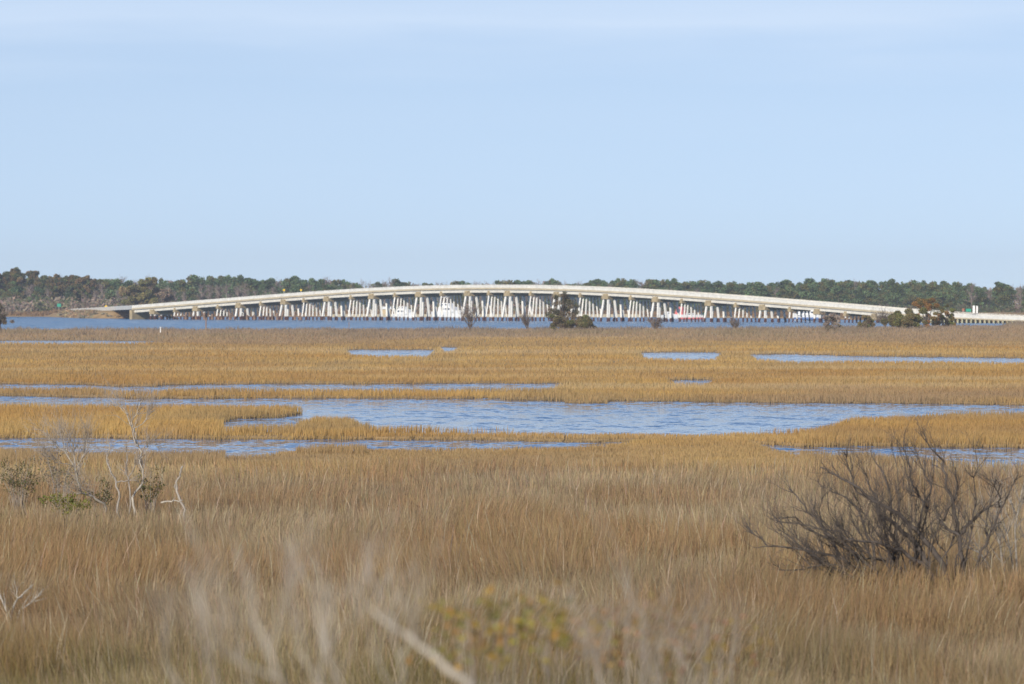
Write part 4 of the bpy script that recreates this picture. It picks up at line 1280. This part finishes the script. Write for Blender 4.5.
# ------------------------------------------------------------------ air
hz = MB(); hz.box((0, 2080, 22), 5700, 4740, 48)
hm = bpy.data.materials.new('haze_air'); hm.use_nodes = True
nt = hm.node_tree; nt.nodes.remove(nt.nodes['Principled BSDF'])
pv = nt.nodes.new('ShaderNodeVolumePrincipled'); pv.inputs['Color'].default_value = (.80, .88, 1, 1); pv.inputs['Density'].default_value = .00010; pv.inputs['Anisotropy'].default_value = .2
nt.links.new(pv.outputs[0], nt.nodes['Material Output'].inputs['Volume'])
o = hz.build('haze', hm); tag(o, 'thin pale haze in the air over the marsh', 'haze', kind='stuff')

# ------------------------------------------------------------------ light, sky, camera
EL, ROT = math.radians(24), math.radians(201)
sd = Vector((math.sin(ROT) * math.cos(EL), math.cos(ROT) * math.cos(EL), math.sin(EL)))
sun = bpy.data.lights.new('sun', 'SUN'); sun.energy = 4.5; sun.angle = math.radians(.53); sun.color = (1, .92, .80)
so = bpy.data.objects.new('sun', sun); COL.objects.link(so); so.rotation_euler = (-sd).to_track_quat('-Z', 'Y').to_euler(); so.location = sd * 300

w = bpy.data.worlds.new('World'); SC.world = w; w.use_nodes = True
nt = w.node_tree; N = nt.nodes; bg = N['Background']
tc = N.new('ShaderNodeTexCoord')
sk = N.new('ShaderNodeTexSky'); sk.sky_type = 'NISHITA'; sk.sun_disc = False; sk.sun_elevation = EL; sk.sun_rotation = ROT
sk.air_density = 1.0; sk.dust_density = .3; sk.ozone_density = 1.5
# look a little higher into the sky than the true horizon: clear dry winter air
ad = N.new('ShaderNodeVectorMath'); ad.operation = 'ADD'; ad.inputs[1].default_value = (0, 0, .13)
nrm = N.new('ShaderNodeVectorMath'); nrm.operation = 'NORMALIZE'
nt.links.new(tc.outputs['Generated'], ad.inputs[0]); nt.links.new(ad.outputs[0], nrm.inputs[0]); nt.links.new(nrm.outputs[0], sk.inputs['Vector'])
# thin high cirrus: streaks stretched along the horizon
mp = N.new('ShaderNodeMapping'); mp.inputs['Scale'].default_value = (6, 6, 55)
nz = N.new('ShaderNodeTexNoise'); nz.inputs['Scale'].default_value = 1.0; nz.inputs['Detail'].default_value = 5; nz.inputs['Roughness'].default_value = .5
nt.links.new(tc.outputs['Generated'], mp.inputs['Vector']); nt.links.new(mp.outputs[0], nz.inputs['Vector'])
sp = N.new('ShaderNodeSeparateXYZ'); nt.links.new(tc.outputs['Generated'], sp.inputs[0])
band = N.new('ShaderNodeValToRGB'); cr_ = band.color_ramp
cr_.elements[0].position = 0.0; cr_.elements[0].color = (0.12,) * 3 + (1,)
cr_.elements[1].position = 1.0; cr_.elements[1].color = (0.3,) * 3 + (1,)
for p_, v_ in ((.25, .10), (.52, .14), (.60, .08), (.66, .3), (.73, .85), (.82, .6), (.9, .35)):
    e = cr_.elements.new(p_); e.color = (v_, v_, v_, 1)
mr = N.new('ShaderNodeMapRange'); mr.inputs[1].default_value = 0; mr.inputs[2].default_value = .1
wb = N.new('ShaderNodeMath'); wb.operation = 'MULTIPLY_ADD'; wb.inputs[1].default_value = .030
nt.links.new(nz.outputs['Fac'], wb.inputs[0]); nt.links.new(sp.outputs[2], wb.inputs[2])
nt.links.new(wb.outputs[0], mr.inputs[0]); nt.links.new(mr.outputs[0], band.inputs[0])
mx = N.new('ShaderNodeMix'); mx.data_type = 'RGBA'; mx.inputs[7].default_value = (6.4, 7.6, 9.3, 1)
ml = N.new('ShaderNodeMath'); ml.operation = 'MULTIPLY'
rr = N.new('ShaderNodeMapRange'); rr.inputs[1].default_value = .3; rr.inputs[2].default_value = .68; rr.inputs[3].default_value = .25; rr.inputs[4].default_value = 1
nt.links.new(nz.outputs['Fac'], rr.inputs[0]); nt.links.new(rr.outputs[0], ml.inputs[0]); nt.links.new(band.outputs[0], ml.inputs[1])
tint = N.new('ShaderNodeMix'); tint.data_type = 'RGBA'; tint.blend_type = 'MULTIPLY'; tint.inputs[0].default_value = 1; tint.inputs[7].default_value = (1.25, 1.125, 1.15, 1)
nt.links.new(sk.outputs[0], tint.inputs[6])
nt.links.new(ml.outputs[0], mx.inputs[0]); nt.links.new(tint.outputs[2], mx.inputs[6]); nt.links.new(mx.outputs[2], bg.inputs[0])
bg.inputs[1].default_value = .11

cam = bpy.data.cameras.new('camera'); co = bpy.data.objects.new('camera', cam); COL.objects.link(co); SC.camera = co
co.location = (0, 0, H0); co.rotation_euler = (math.radians(90), 0, 0)
cam.sensor_width = 36; cam.lens = 36 * F / 1024; cam.shift_y = -(342 - HZ) / 1024
cam.clip_start = .5; cam.clip_end = 20000
cam.dof.use_dof = True; cam.dof.focus_distance = 210; cam.dof.aperture_fstop = cam.lens / 1000 / .055

vs = SC.view_settings; vs.view_transform = 'Standard'; vs.look = 'None'; vs.exposure = 0; vs.gamma = 1; vs.use_curve_mapping = False
SC.cycles.max_bounces = 6; SC.cycles.diffuse_bounces = 3; SC.cycles.transmission_bounces = 4; SC.cycles.volume_bounces = 1
SC.cycles.use_denoising = True
SC.cycles.sample_clamp_indirect = 6
